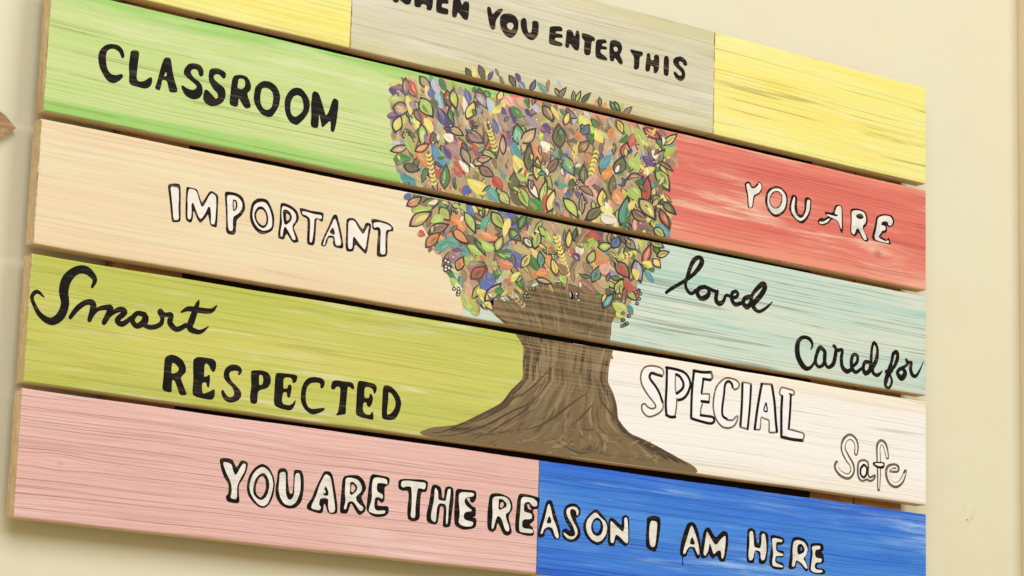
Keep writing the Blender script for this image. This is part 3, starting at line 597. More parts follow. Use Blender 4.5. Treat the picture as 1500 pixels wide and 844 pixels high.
word("white word REASON with thick black outline", 'bl', [
 (Rt, 'K', "170,95 280,95 370,130 415,190 420,270 380,330 375,370 410,500 405,540 360,565 315,545 270,440 250,420 240,490 205,525 160,510 140,470 140,340 150,230;290,195 315,190 325,225 305,255 280,250 278,225"),
 (Rt, 'W', "200,130 330,130 380,170 400,240 380,300 340,320 345,370 385,480 370,520 335,500 300,380 265,340 240,360 205,490 185,480 200,330 195,230;265,155 310,160 355,210 350,245 280,280 260,265 265,210"),
 (Rt, 'K', "490,95 600,110 720,145 715,190 700,270 650,270 640,300 660,340 655,400 600,440 640,465 655,545 640,565 560,560 450,525 445,430 460,270 470,170;575,215 600,215 610,250 632,278 590,270"),
 (Rt, 'W', "510,130 640,145 690,190 685,240 640,240 600,185 545,200 540,280 550,300 630,320 630,380 525,380 520,480 640,490 640,535 560,530 490,520 490,420 505,280"),
 (Rt, 'K', "795,170 850,170 870,240 905,370 940,480 945,580 920,605 880,600 850,545 830,500 790,490 770,540 770,575 690,580 700,500 740,360 770,250"),
 (Rt, 'W', "820,205 840,270 860,370 900,460 930,580 905,595 880,560 860,480 810,460 760,490 745,540 722,545 745,460 780,340 800,240"),
 (Rt, 'k', "820,330 850,420 785,428"),
 (Rt, 'K', "980,270 1010,225 1060,205 1120,210 1165,260 1165,330 1130,365 1110,360 1130,420 1165,500 1165,570 1120,620 1060,635 1000,615 960,570 965,490 1010,480 1030,500 1060,500 1010,420 975,340"),
 (Rt, 'W', "1005,300 1020,260 1070,240 1120,250 1145,285 1140,330 1125,345 1115,290 1085,265 1055,270 1045,310 1080,400 1125,480 1135,540 1100,590 1060,605 1010,585 975,535 985,525 1040,570 1090,570 1110,540 1080,450 1030,370"),
 (St, 'K', "110,250 150,180 230,105 270,115 320,170 375,240 385,330 360,430 310,490 260,505 190,470 130,400 105,330;210,290 225,240 260,225 290,240 300,300 280,350 250,370 225,345"),
 (St, 'W', "135,290 150,220 215,150 250,140 300,200 350,240 372,300 360,380 310,450 260,470 200,440 150,370;190,290 215,220 265,190 310,230 330,300 310,380 260,405 215,380 195,340"),
 (St, 'K', "385,210 430,195 480,240 530,290 530,190 570,165 610,185 615,330 610,490 570,515 530,490 470,430 450,510 400,515 375,480 380,340"),
 (St, 'W', "405,225 440,260 500,320 545,360 560,300 555,200 592,195 600,330 600,475 575,480 500,400 460,380 440,480 405,470 405,340")], [K_dark, W_grey])
word("white word I with thick black outline", 'bl', [
 (St, 'K', "805,190 880,175 950,190 958,250 945,400 910,570 880,575 795,530 795,400 805,270"),
 (St, 'W', "850,230 915,240 920,290 905,440 895,510 870,525 840,505 830,400 835,290")], [K_dark, W_grey])
word("white word AM with thick black outline", 'bl', [
 (St, 'K', "1250,260 1300,240 1340,265 1370,340 1400,480 1395,600 1380,655 1345,640 1320,560 1290,525 1260,560 1240,630 1190,630 1165,590 1180,470 1215,350"),
 (St, 'W', "1300,280 1330,350 1370,480 1385,590 1370,615 1345,560 1330,520 1270,515 1240,560 1225,600 1200,590 1220,510 1260,380 1280,310"),
 (St, 'k', "1300,395 1332,480 1325,495 1272,488"), (St, 's', "1198,625,12 1197,680,9 1203,715,16"),
 (T, 'K', "85,330 115,305 150,310 185,380 215,420 270,355 310,340 350,370 350,500 330,600 315,685 255,680 240,640 220,610 180,660 150,620 135,590 120,640 50,650 45,560 60,440"),
 (T, 'W', "115,345 140,390 190,480 220,500 270,430 320,390 320,470 300,640 275,650 270,560 230,560 190,605 170,540 145,470 130,560 100,620 75,600 90,500 105,400")], [K_dark, W_grey])
word("white word HERE with thick black outline", 'bl', [
 (T, 'K', "560,325 600,308 650,335 655,420 670,490 690,470 690,360 720,340 790,370 795,500 770,690 720,715 680,690 690,600 640,560 640,640 635,700 555,695 550,600 555,440"),
 (T, 'W', "580,350 620,345 630,430 630,520 700,540 715,480 715,380 750,370 765,450 770,560 750,660 720,670 705,640 705,570 640,550 620,660 580,670 570,600 585,480"),
 (T, 'K', "810,395 850,385 970,420 965,480 930,500 890,500 890,555 960,560 970,620 930,640 885,625 875,680 960,695 965,770 850,765 800,720 805,620 830,500"),
 (T, 'W', "830,415 945,440 940,470 880,460 870,520 880,570 960,600 950,620 870,615 860,690 955,730 950,745 850,735 830,700 845,600 835,500"),
 (T, 'K', "1050,420 1110,405 1190,430 1235,490 1230,570 1200,620 1190,650 1230,730 1225,790 1190,780 1150,720 1100,680 1090,765 1005,765 1025,640 1035,520;1140,525 1160,520 1165,550 1145,570"),
 (T, 'W', "1065,460 1120,440 1190,470 1225,540 1210,600 1170,650 1200,690 1225,755 1200,760 1150,690 1090,660 1080,735 1045,735 1060,640 1055,560;1110,500 1150,480 1190,530 1185,580 1120,610 1105,570"),
 (T, 'K', "1250,480 1330,475 1395,485 1400,560 1370,570 1400,610 1405,700 1330,710 1320,750 1400,760 1425,800 1390,825 1310,820 1235,790 1240,700 1255,600"),
 (T, 'W', "1265,510 1360,505 1360,545 1310,550 1300,600 1315,640 1380,650 1370,690 1310,690 1295,740 1320,770 1385,775 1380,800 1310,805 1255,780 1265,680 1280,590")], [K_dark, W_grey])

# ------------------------------------------------------------------ the painted tree
def clip(poly, i, z0, z1):
    for zz, sg, tb in ((z0, 1, 1), (z1, -1, 0)):
        zz_ = zz
        out = []
        for j in range(len(poly)):
            a, b = poly[j], poly[(j + 1) % len(poly)]
            da, db = (a[1] - zz_ - off(i, tb, a[0])) * sg, (b[1] - zz_ - off(i, tb, b[0])) * sg
            if da >= 0: out.append(a)
            if (da >= 0) != (db >= 0):
                t = da / (da - db); out.append((a[0] + (b[0] - a[0]) * t, a[1] + (b[1] - a[1]) * t))
        poly = out
        if len(poly) < 3: return None
    return poly
class Tree(Paint):
    def __init__(s): super().__init__(); s.grid = {}
    def put(s, px_poly, colr, lift=0):
        """one dab of paint, laid over whatever paint is already under it and cut at the plank edges"""
        p = [at(*q) for q in px_poly]
        xs = [q[0] for q in p]; zs = [q[1] for q in p]
        cells = [(i, j) for i in range(int(min(xs) * 250), int(max(xs) * 250) + 1) for j in range(int(-max(zs) * 250), int(-min(zs) * 250) + 1)]
        lev = 1 + max((s.grid.get(c, 0) for c in cells), default=0)
        for c in cells: s.grid[c] = lev
        y = -1.2e-4 - lev * 5e-6
        for ri, (zt, zb, _) in enumerate(ROW):
            q = clip(p, ri, zb + .0004, zt - .0009)
            if q and len(q) >= 3: s.poly([q], y, 0, (*lin(colr), 1))

def lerpc(a, b, t): return tuple(p + (q - p) * t for p, q in zip(a, b))
def jit(c, a):
    k = random.uniform(-a, a); return tuple(min(253, max(0, v + k + random.uniform(-a, a) * .35)) for v in c)
def leaf(x0, y0, x1, y1, wd, grow=0.0, bend=0.0, sharp=1.0, n=9):
    dx, dy = x1 - x0, y1 - y0; Ln = math.hypot(dx, dy); ux, uy = dx / Ln, dy / Ln; nx, ny = -uy, ux
    a, b = -grow * 1.4, Ln + grow * 1.8
    up, dn = [], []
    for i in range(n + 1):
        t = i / n; q = a + (b - a) * t; h = (wd / 2 + grow) * math.sin(math.pi * t) ** sharp * (1 + .18 * math.cos(math.pi * t))
        o = bend * math.sin(math.pi * t)
        up.append((x0 + ux * q + nx * (h + o), y0 + uy * q + ny * (h + o)))
        if 0 < i < n: dn.append((x0 + ux * q + nx * (o - h), y0 + uy * q + ny * (o - h)))
    return up + dn[::-1]
def dab(x0, y0, x1, y1, wd):
    cx, cy = (x0 + x1) / 2, (y0 + y1) / 2; dx, dy = (x1 - x0) / 2, (y1 - y0) / 2; Ln = math.hypot(dx, dy) or 1
    nx, ny = -dy / Ln * wd / 2, dx / Ln * wd / 2; k1, k2 = random.uniform(-.25, .25), random.uniform(-.3, .3); ph = random.uniform(0, 6)
    out = []
    for i in range(12):
        a = 2 * math.pi * i / 12; r = 1 + .08 * math.sin(2 * a + ph) + .06 * math.sin(3 * a + ph * 2)
        u, v = math.cos(a) * r, math.sin(a) * r * (1 + k1 * math.cos(a)) + k2 * (1 - math.cos(a) ** 2) * .3
        out.append((cx + dx * u + nx * v, cy + dy * u + ny * v))
    return out
def brush(x0, y0, x1, y1, wd, cl, n=3, mixc=None, sharp=.62):
    """one press of a loaded brush: a soft drop of paint with a few drag marks of other colour in it"""
    L0 = math.hypot(x1 - x0, y1 - y0) or 1; nx, ny = -(y1 - y0) / L0, (x1 - x0) / L0; tx, ty = (x1 - x0) / L0, (y1 - y0) / L0
    bd = random.uniform(-.22, .22) * wd; c0 = jit(cl, 9)
    if random.random() < .5: x0, y0, x1, y1, tx, ty = x1, y1, x0, y0, -tx, -ty
    tree.put(leaf(x0, y0, x1, y1, wd, 0, bd, sharp, 10), c0)
    for i in range(n):
        u = random.uniform(-.34, .34); sh = 1 - 1.6 * u * u; a = L0 * random.uniform(.02, .3); b = L0 * (random.uniform(.62, 1.06) * sh)
        if b - a < 2: continue
        c = lerpc(c0, mixc, random.uniform(.25, .7)) if mixc and random.random() < .6 else tuple(min(253, v * random.choice((.84, .9, 1.12, 1.2))) for v in c0)
        o = u * wd + bd * .8 * sh
        tree.put(leaf(x0 + tx * a + nx * o, y0 + ty * a + ny * o, x0 + tx * b + nx * o * .8, y0 + ty * b + ny * o * .8, wd * random.uniform(.12, .3), 0, bd * .4, .7, 6), c)
CO = dict(u=(80, 50, 114), v=(152, 118, 122), r=(190, 70, 54), o=(224, 136, 74), y=(238, 222, 104), g=(50, 114, 38), G=(172, 200, 88),
          e=(94, 98, 54), t=(78, 156, 138), T=(66, 148, 166), b=(72, 96, 172), s=(176, 200, 216), w=(248, 240, 222), k=(196, 166, 118),
          n=(146, 106, 80), p=(228, 166, 150), h=(156, 140, 116), c=(146, 140, 168))
INK = (34, 24, 16)
tree = Tree()

# bark first: trunk on the lime/white plank, and the fork above it
trunk = Tree()
def lerp0(a, b, t): return (a[0] + (b[0] - a[0]) * t, a[1] + (b[1] - a[1]) * t)
def R7(t): return [(610 + a / 4.993, 480 + b / 4.993) for a, b in pts(t)]
def R8(t): return [(750 + a / 4.993, 560 + b / 4.993) for a, b in pts(t)]
left_e = R7("700,-20 728,40 760,100 785,150 776,260 780,370 740,410 680,470 640,530 600,562 520,605 450,640 360,685 280,715 190,722 120,728 20,762")
right_e = R7("1440,130 1438,170 1415,250 1404,320 1400,400") + R8("725,45 745,90 768,170 775,270 810,320 870,380 960,420 1080,480 1160,520 1230,560 1300,595 1345,625 1360,662")
base = R8("1250,690 700,600 100,510") + R7("300,835 100,800 40,785")
def inside(x, y, e):
    c = False; j = len(e) - 1
    for i in range(len(e)):
        if (e[i][1] > y) != (e[j][1] > y) and x < (e[j][0] - e[i][0]) * (y - e[i][1]) / (e[j][1] - e[i][1]) + e[i][0]: c = not c
        j = i
    return c
trunk_px = [lerp0(q, (800, 640), .07) for q in left_e[::-1] + right_e + base]
trunk.put(chaikin(left_e[::-1] + right_e + base[::1], 1), (124, 105, 72))
up_e = [(706, 446), (722, 438), (738, 442), (756, 437), (772, 428), (786, 417), (812, 412), (840, 416), (862, 428), (884, 438), (902, 446), (906, 458), (897, 470), (893, 486), (894, 512), (900, 530), (762, 500), (752, 484), (738, 472), (724, 460)]
trunk.put(chaikin(up_e, 1), (118, 96, 62))
def lerp(a, b, t): return (a[0] + (b[0] - a[0]) * t, a[1] + (b[1] - a[1]) * t)
def along(e, t):
    t = min(max(t, 0), .9999) * (len(e) - 1); i = int(t); return lerp(e[i], e[i + 1], t - i)
BR = [(124, 105, 72), (115, 96, 65), (138, 118, 82), (147, 127, 90), (130, 110, 75), (105, 87, 58), (134, 114, 78), (120, 100, 68)]
def lerp3(a, b, t): return tuple(p + (q - p) * t for p, q in zip(a, b))
def streak(pl, w0, colr):
    """a brush stroke along pl (pixels)"""
    L_, R_ = [], []
    for i, q in enumerate(pl):
        a, b = pl[max(i - 1, 0)], pl[min(i + 1, len(pl) - 1)]
        d = math.hypot(b[0] - a[0], b[1] - a[1]) or 1; h = w0 / 2 * math.sin(math.pi * (i + .35) / (len(pl) - .3)) + .15
        nx, ny = -(b[1] - a[1]) / d * h, (b[0] - a[0]) / d * h
        L_.append((q[0] + nx, q[1] + ny)); R_.append((q[0] - nx, q[1] - ny))
    trunk.put(L_ + R_[::-1], colr)
for k in range(430):                          # strokes that follow the flare of the trunk into the roots
    u = random.random(); t0 = random.uniform(0, .85); ln = random.uniform(.06, .26) if k < 330 else random.uniform(.05, .16)
    pl = []; ph = random.uniform(0, 6)
    for i in range(9):
        t = t0 + ln * i / 8
        if t > .985: break
        uu = u + .004 * math.sin(ph + i * .35) - .16 * (t - t0) * math.sin(math.pi * min(max(u, 0), 1)) * 2
        a, b = along(left_e, t), along(right_e, t)
        pl.append(lerp(a, b, min(max(uu, .015), .985)))
    edge_ = min(u, 1 - u)
    if t0 < .33 and k >= 300: continue
    if len(pl) > 4 and (edge_ < .08 or (t0 < .28 and u < .4 and k % 2) or (t0 < .15 and k % 3 == 0)) and k < 330: streak(pl, random.uniform(1.5, 4.5), jit(random.choice(((84, 64, 40), (72, 54, 34), (96, 75, 46))), 5)); continue
    if len(pl) > 4: streak(pl, random.uniform(2.5, 8.0) if k < 330 else random.uniform(.8, 1.5), jit(random.choice(BR), 4) if k < 390 else jit(random.choice(((86, 66, 42), (98, 76, 48), (164, 143, 104))), 5))
for t_ in ("905,520 850,560 740,640 640,700 560,750 470,790 400,830", "700,475 760,500 800,470 860,420 950,330 1030,260", "640,560 720,510 800,480",
           "110,768 180,765 260,735 360,690 460,640 560,590", "160,795 300,780 440,740 560,690 700,610 820,560 900,500", "1330,420 1345,520 1400,600 1460,660 1510,720"):
    pl = spline(R7(t_), 4); streak(pl, random.uniform(1.6, 2.8), jit((88, 66, 42), 8))
for t_ in ("560,70 430,160 330,240 220,310 100,350", "590,160 520,240 430,320", "690,210 760,270 850,370 940,450 1060,520 1200,570", 
           "380,470 450,500 520,520 600,490", "520,340 560,350 600,345"):
    pl = spline(R8(t_), 4); streak(pl, random.uniform(1.8, 3.6), jit((94, 72, 46), 8))
for k in range(120):                          # worn mottling of the lower bark
    x = random.uniform(700, 960); y = random.uniform(625, 684)
    if not inside(x, y, trunk_px): continue
    a = random.uniform(-.5, .6); l = random.uniform(4, 16)
    streak([(x + l * math.cos(a) * i / 4, y + l * math.sin(a) * i / 4 + random.uniform(-.6, .6)) for i in range(5)], random.uniform(1, 3), jit(random.choice(BR), 8))
for k in range(150):                          # the fork: strokes fan out into the crown
    u = random.random(); t0 = random.uniform(0, .6); ln = random.uniform(.25, .6)
    b0 = (765 + 128 * u, 505 + 12 * u); tx = 712 + 190 * u; ty = 440 - 26 * math.sin(math.pi * u)
    pl = []
    for i in range(7):
        t = min(t0 + ln * i / 6, 1.0); q = lerp(b0, (b0[0] + (tx - b0[0]) * t, ty), t); pl.append((q[0] + random.uniform(-.6, .6), q[1]))
    cf = random.choice(BR); streak(pl, random.uniform(2, 6.5), jit(lerp3(cf, (84, 67, 44), random.uniform(.2, .75)), 5))
for pl in ([(842, 488), (856, 488), (866, 478), (884, 462)], [(724, 460), (742, 474), (756, 482)], [(770, 452), (776, 470), (778, 490)], [(790, 430), (792, 455), (796, 485)], [(818, 428), (822, 450), (824, 470)], [(868, 452), (882, 450), (894, 456)]):
    streak(spline(pl, 5), random.uniform(2, 3.8), jit((84, 62, 40), 6))

s = NT("bark_paint"); PW = s.warp(31)
h_, g1, g2 = grain(s, PW, 31.0)
at_n = s.n('Attribute'); at_n.attribute_name = "paint"
gl = s.noise(PW, (1.1, 1, 190), (4, 0, 9), 3, .55)
ct = s.ramp(s.math('ABSOLUTE', s.math('SUBTRACT', gl, .5)), .06, .01)
sp = s.n('SeparateXYZ'); s.l(s.tc.outputs['Object'], sp.inputs[0])
up = s.ramp(sp.outputs[2], ROW[3][0] - .085, ROW[3][0] - .01)     # the raised grain rubbed bare on the upper half of that board and above
c = s.mix(s.math('MULTIPLY', s.math('MULTIPLY', ct, up), .34), at_n.outputs['Color'], rgba((196, 170, 122)))
c = s.mix(s.math('MULTIPLY', s.ramp(g1, .58, .68), .2), c, rgba((190, 166, 118)))
c = s.mix(s.math('MULTIPLY', s.ramp(g1, .42, .32), .35), c, rgba((76, 56, 36)))
s.bump(h_, .4, .002)
bark_m = s.done(c, .6, .25)
tr = trunk.build("painted_trunk", [bark_m], sign, True); tr["label"] = "brown painted tree trunk with spreading roots"

# leaves of the crown: undercoat dabs, then the picked-out leaves as they stand in the painting
edge_px = [(572, 124), (598, 117), (640, 117), (676, 126), (705, 136), (760, 145), (800, 150), (860, 165), (905, 175), (948, 188), (984, 200), (988, 232), (982, 260), (976, 285), (985, 312), (980, 345), (968, 372), (958, 390),
           (940, 402), (938, 428), (930, 448), (912, 466), (900, 448), (884, 440), (866, 430), (842, 420), (812, 414), (786, 418), (764, 428), (748, 440), (724, 440), (704, 456), (684, 446), (664, 416), (654, 388), (634, 362), (616, 338), (604, 306), (592, 272), (582, 240), (576, 205), (574, 165)]
UNDER = [(186, 158, 112), (200, 172, 128), (176, 146, 108), (184, 150, 116), (172, 156, 104), (196, 182, 118), (212, 178, 142), (198, 160, 134), (166, 136, 112), (180, 172, 100), (206, 188, 132)]
tree.put(chaikin([lerp(p, (785, 280), .03) for p in edge_px], 2), (182, 152, 110))
for k in range(1250):
    x, y = random.uniform(568, 990), random.uniform(112, 470)
    if not inside(x, y, edge_px): continue
    a = math.radians(random.gauss(75, 28)); l = random.uniform(8, 17)
    cl = random.choice(UNDER)
    if random.random() < .5: cl = lerpc(CO[random.choice('GyekhnvopGecygsGregTun')], (186, 158, 112), random.uniform(.1, .5))
    elif random.random() < .22: cl = random.choice(((116, 92, 62), (104, 88, 58), (128, 94, 76), (98, 96, 58)))
    brush(x - l * math.cos(a), y - l * math.sin(a), x + l * math.cos(a), y + l * math.sin(a), random.uniform(5, 11), cl, 2, random.choice(UNDER), .75)
    if k % 2:                                 # thin lighter or darker drag marks of the brush
        o = random.uniform(-3, 3); f = random.choice((.84, 1.12, 1.18)); l *= .75
        tree.put(leaf(x + o - l * math.cos(a), y - l * math.sin(a), x + o + l * math.cos(a), y + l * math.sin(a), random.uniform(1.2, 2.6), n=6, bend=random.uniform(-1.5, 1.5)), tuple(min(252, v * f) for v in cl))
SPOTS = """d 571,131,592,133,14,u;d 571,147,590,144,12,G;L 594,116,595,140,8,n;d 602,120,609,138,9,r;d 582,133,592,143,4,k;L 577,158,598,160,17,v;d 568,170,584,171,8,u;d 596,142,601,168,7,y;d 600,150,608,160,7,v
L 616,113,630,130,10,h;d 624,127,626,142,7,y;d 630,130,633,142,8,b;d 634,118,642,137,10,s;d 640,135,646,158,8,s;d 645,116,653,133,8,g;d 660,120,668,130,10,G;L 655,134,659,157,9,r;L 663,133,668,158,10,G;L 617,145,633,170,16,G
d 632,146,640,160,8,e;d 643,160,654,182,12,u;L 658,160,664,182,7,g;d 682,132,687,150,7,b;d 694,128,698,136,6,g;d 679,143,682,165,5,w;L 697,136,712,158,11,c;L 684,173,694,150,12,y;d 607,168,613,182,9,y;L 608,162,616,178,7,v
L 579,192,586,171,12,y;L 590,200,598,195,8,k;d 576,209,588,213,8,s;d 588,205,596,212,7,c;L 574,221,597,215,9,k;d 578,233,600,233,13,g;d 596,200,606,225,9,G;d 622,175,632,195,8,y;d 608,195,615,187,6,g;L 617,184,618,213,11,G
d 625,210,631,196,7,r;L 634,211,634,195,9,e;d 611,225,625,245,8,o;L 609,221,627,212,9,o;d 634,213,648,246,9,b;d 636,218,656,240,13,T;d 652,175,658,195,9,u;L 659,188,677,198,9,k;d 650,198,662,207,9,w;d 654,215,672,228,18,v
d 651,215,660,232,6,u;d 670,206,678,218,7,o;L 676,218,688,242,10,h;d 673,236,685,252,6,w;L 593,243,613,248,11,e;L 685,192,707,208,13,v;d 693,212,704,230,8,r;L 693,240,711,232,10,k;S 628,230,636,272,5,y;d 638,248,648,262,8,r
L 651,275,653,243,12,g;d 668,238,674,258,9,r;d 588,256,608,270,10,T;B 690,178,698,188,3,n;L 683,101,690,115,6,e;d 692,98,695,115,5,y;L 702,97,709,117,7,e;d 712,105,714,116,4,y;d 716,117,722,105,7,u;d 726,101,731,112,4,e
d 733,112,739,124,5,e;L 746,111,755,128,8,e;d 756,108,761,122,7,u;d 761,120,768,130,8,b;L 777,133,784,118,7,b;d 788,122,800,136,8,t;d 803,134,804,118,6,n;d 818,118,821,128,4,s;L 813,130,820,143,6,e;L 819,144,829,129,7,h
L 840,148,840,134,6,G;L 843,150,850,134,6,G;L 852,152,865,137,7,g;d 873,146,874,157,5,o;L 878,143,879,158,5,g;d 887,150,887,160,6,o;L 894,149,903,163,6,g;L 900,149,908,164,6,g;d 911,153,912,160,6,G;L 913,167,925,157,7,h
d 710,133,717,142,8,g;d 714,145,722,165,9,s;d 722,165,738,148,12,y;d 726,155,733,146,6,n;d 738,143,750,158,12,p;d 736,158,742,178,7,u;d 746,158,754,180,8,u;d 750,157,762,172,11,g;d 757,145,770,158,12,p;d 768,147,776,158,6,g
d 770,160,778,172,6,u;d 780,152,788,165,8,s;d 770,170,788,186,9,c;L 795,155,810,178,13,n;d 808,158,818,175,6,y;d 820,160,827,168,6,g;L 828,182,833,165,8,y;d 849,170,864,185,14,y;L 852,196,862,184,11,b;d 847,195,850,206,8,o
d 865,185,871,200,6,G;d 873,190,882,208,11,y;d 893,200,898,188,8,o;L 905,178,912,195,8,y;d 916,180,921,198,6,G;d 907,208,918,198,9,g;d 920,215,928,197,11,r;d 932,190,942,215,10,G;L 943,189,966,203,11,r;L 974,212,990,198,9,y
S 714,183,726,222,6,y;d 722,175,728,195,6,b;d 730,170,745,190,18,v;L 757,210,757,183,15,t;L 764,208,783,190,14,k;d 790,205,797,182,7,G;d 791,200,797,188,4,y;d 797,182,806,195,12,u;d 800,195,805,208,9,v;L 820,215,818,184,16,e
d 845,195,850,206,9,o;L 737,225,736,200,8,k;d 738,192,742,203,4,r;d 752,210,762,232,10,T;d 753,230,770,260,14,y;L 774,249,775,213,12,e;d 780,213,790,235,8,o;L 786,262,787,232,10,y;d 793,208,801,223,9,w;L 803,252,816,233,10,n
L 823,228,840,256,14,t;d 844,238,846,255,5,g;L 707,221,726,231,9,G;L 703,245,722,258,11,n;L 700,235,718,232,9,k;L 849,222,862,208,11,n;d 858,225,866,240,7,o;S 866,252,874,220,6,y;d 880,245,894,228,11,T;d 886,222,895,212,10,k
L 912,228,918,210,11,r;d 917,228,919,217,4,w;d 921,225,925,218,5,u;L 902,253,912,231,15,e;d 902,252,906,243,4,w;d 922,235,935,248,14,G;d 938,224,946,235,9,c;d 942,230,960,243,8,u;d 943,254,957,247,8,y;L 960,240,972,221,11,h
d 974,228,990,216,8,G;L 961,250,979,278,14,G;d 955,221,960,232,6,w;d 976,235,988,240,8,n;L 856,268,855,243,11,e;d 858,270,872,257,9,p;d 884,262,895,248,11,o;L 896,285,898,258,9,e;d 904,268,918,262,12,u;d 903,268,916,258,8,h
L 920,262,940,260,12,n;d 931,266,940,268,7,g;d 920,266,930,282,12,k;L 944,298,948,260,12,r;d 960,272,975,265,8,e;L 966,238,984,250,5,n;d 679,285,690,275,10,b;d 686,264,714,280,14,y;d 714,276,728,295,11,t;d 594,285,600,292,10,b
L 597,301,616,290,11,o;L 618,302,645,291,13,e;d 628,298,640,294,5,w;d 606,310,630,305,9,G;L 602,330,630,312,15,k;d 610,323,625,316,5,y;L 645,305,658,322,13,G;d 632,325,648,320,10,G;d 662,318,678,338,14,o;L 681,312,695,340,11,G
d 672,298,682,310,6,G;d 686,298,692,314,8,b;d 705,335,715,318,9,t;d 727,312,742,316,8,b;L 721,312,737,335,13,G;d 745,312,758,332,12,b;L 761,335,770,315,10,g;d 738,345,745,322,8,y;L 750,279,752,255,13,e;d 757,255,772,262,9,G
B 664,298,673,313,3,n;B 700,304,709,320,3,n;L 733,281,745,300,12,G;d 748,282,762,300,10,e;L 760,275,774,305,13,G;L 775,265,788,291,9,w;L 793,297,800,266,9,G;d 776,292,792,308,16,g;d 797,310,800,285,6,r;L 803,309,811,280,12,y
d 815,290,824,314,12,h;d 818,265,826,275,8,t;L 838,264,838,278,8,g;d 828,283,834,288,8,b;L 826,292,845,318,12,G;L 852,312,852,285,7,k;d 723,260,736,275,10,r;B 844,262,850,276,3,w;L 881,303,882,278,12,y;L 860,321,882,305,12,e
d 880,305,896,311,9,y;d 881,318,902,324,13,w;d 901,280,916,298,14,o;L 909,328,918,290,15,t;d 912,335,920,318,8,g;d 920,280,936,293,14,G;d 922,308,930,295,7,y;L 926,309,948,324,11,n;L 937,293,958,320,15,k;d 945,298,955,315,4,y
d 948,320,960,338,7,y;d 932,328,955,340,16,n;L 954,288,972,298,10,g;d 969,286,975,294,8,y;L 971,297,988,313,9,e;L 967,308,979,333,9,r;d 962,330,980,346,9,T;L 958,335,972,347,10,G;d 928,325,930,338,5,p;L 629,342,655,330,13,n
d 615,338,622,345,8,r;d 641,345,648,355,8,o;L 625,361,643,342,12,o;d 638,365,655,355,12,t;d 652,350,670,358,12,t;L 664,336,685,356,11,o;d 686,345,699,360,9,e;d 686,360,705,372,9,G;L 695,352,710,373,6,g;d 684,375,690,390,12,G
d 704,345,728,350,10,o;L 727,367,735,347,10,G;d 706,355,722,365,10,G;L 747,337,762,352,12,g;d 727,372,752,375,12,g;d 742,355,750,365,8,c;d 658,370,672,382,12,v;d 675,362,686,375,9,t;d 662,366,676,368,4,u;L 670,395,677,378,11,o
d 686,392,703,388,12,v;L 691,407,710,392,14,r;d 732,385,750,390,10,o;d 750,372,765,390,13,b;d 712,400,722,408,9,b;B 652,380,666,398,5,w;d 725,395,730,405,10,g;L 768,350,778,362,8,w;L 783,363,788,338,11,G;d 800,340,806,355,8,G
S 815,350,832,405,6,y;L 832,362,834,338,8,y;L 841,352,844,335,7,T;d 845,355,856,340,9,n;d 865,337,882,345,10,u;d 862,342,878,350,10,r;d 858,365,868,350,9,G;d 872,370,888,385,16,o;L 877,362,895,360,11,G;d 844,363,852,372,10,w
d 840,372,848,382,8,u;L 862,385,870,368,10,G;L 868,412,876,392,12,t;d 751,380,762,388,11,b;L 764,391,776,372,10,y;d 778,378,788,395,10,g;L 792,390,790,370,9,t;d 802,375,808,392,8,o;L 815,402,808,380,9,y;d 789,396,798,392,6,u
d 785,402,800,400,10,o;L 786,409,806,415,6,k;d 817,388,828,402,9,n;d 805,362,810,366,5,r;d 752,362,776,372,10,k;d 756,405,768,425,10,g;d 750,412,760,400,7,y;L 897,362,906,348,12,b;S 903,378,932,370,6,y;L 918,350,930,365,10,h
L 943,385,952,360,10,r;L 953,354,970,362,9,G;L 963,375,978,370,8,y;L 957,380,966,391,9,y;d 941,385,953,391,8,y;L 930,383,938,412,13,c;d 927,395,932,410,7,y;L 902,385,920,406,14,n;d 908,390,916,402,6,r;L 903,430,911,410,12,G
d 914,412,922,428,9,r;d 945,398,957,413,7,T;d 952,393,957,398,5,e;d 890,388,882,400,12,p;d 890,412,893,400,6,u;d 855,385,862,400,6,n;d 704,415,722,425,18,b;d 680,440,698,455,14,G;d 700,425,712,445,10,y;L 711,440,732,417,13,k
d 714,438,722,430,5,y;d 725,425,740,430,9,g;S 742,425,768,450,6,k;B 767,420,784,435,4,G;L 884,450,897,432,10,T;d 898,445,915,455,12,G;d 905,455,912,465,9,G;d 921,448,926,460,6,T;B 910,458,922,478,4,h;B 930,425,940,445,4,k
B 843,425,851,447,4,w;d 835,425,838,438,5,w;d 875,412,890,420,9,k;d 850,412,870,430,14,n;d 820,405,828,415,7,G;d 661,408,668,420,8,G;d 668,416,676,424,6,w;d 676,428,684,446,8,G;d 684,446,690,456,7,G;B 662,422,672,432,4,w;d 690,452,700,462,7,G"""
def ink_line(pl, w0, colr=INK):
    L_, R_ = [], []
    for i, q in enumerate(pl):
        a, b = pl[max(i - 1, 0)], pl[min(i + 1, len(pl) - 1)]
        d = math.hypot(b[0] - a[0], b[1] - a[1]) or 1; h = w0 / 2
        nx, ny = -(b[1] - a[1]) / d * h, (b[0] - a[0]) / d * h
        L_.append((q[0] + nx, q[1] + ny)); R_.append((q[0] - nx, q[1] - ny))
    tree.put(L_ + R_[::-1], colr)
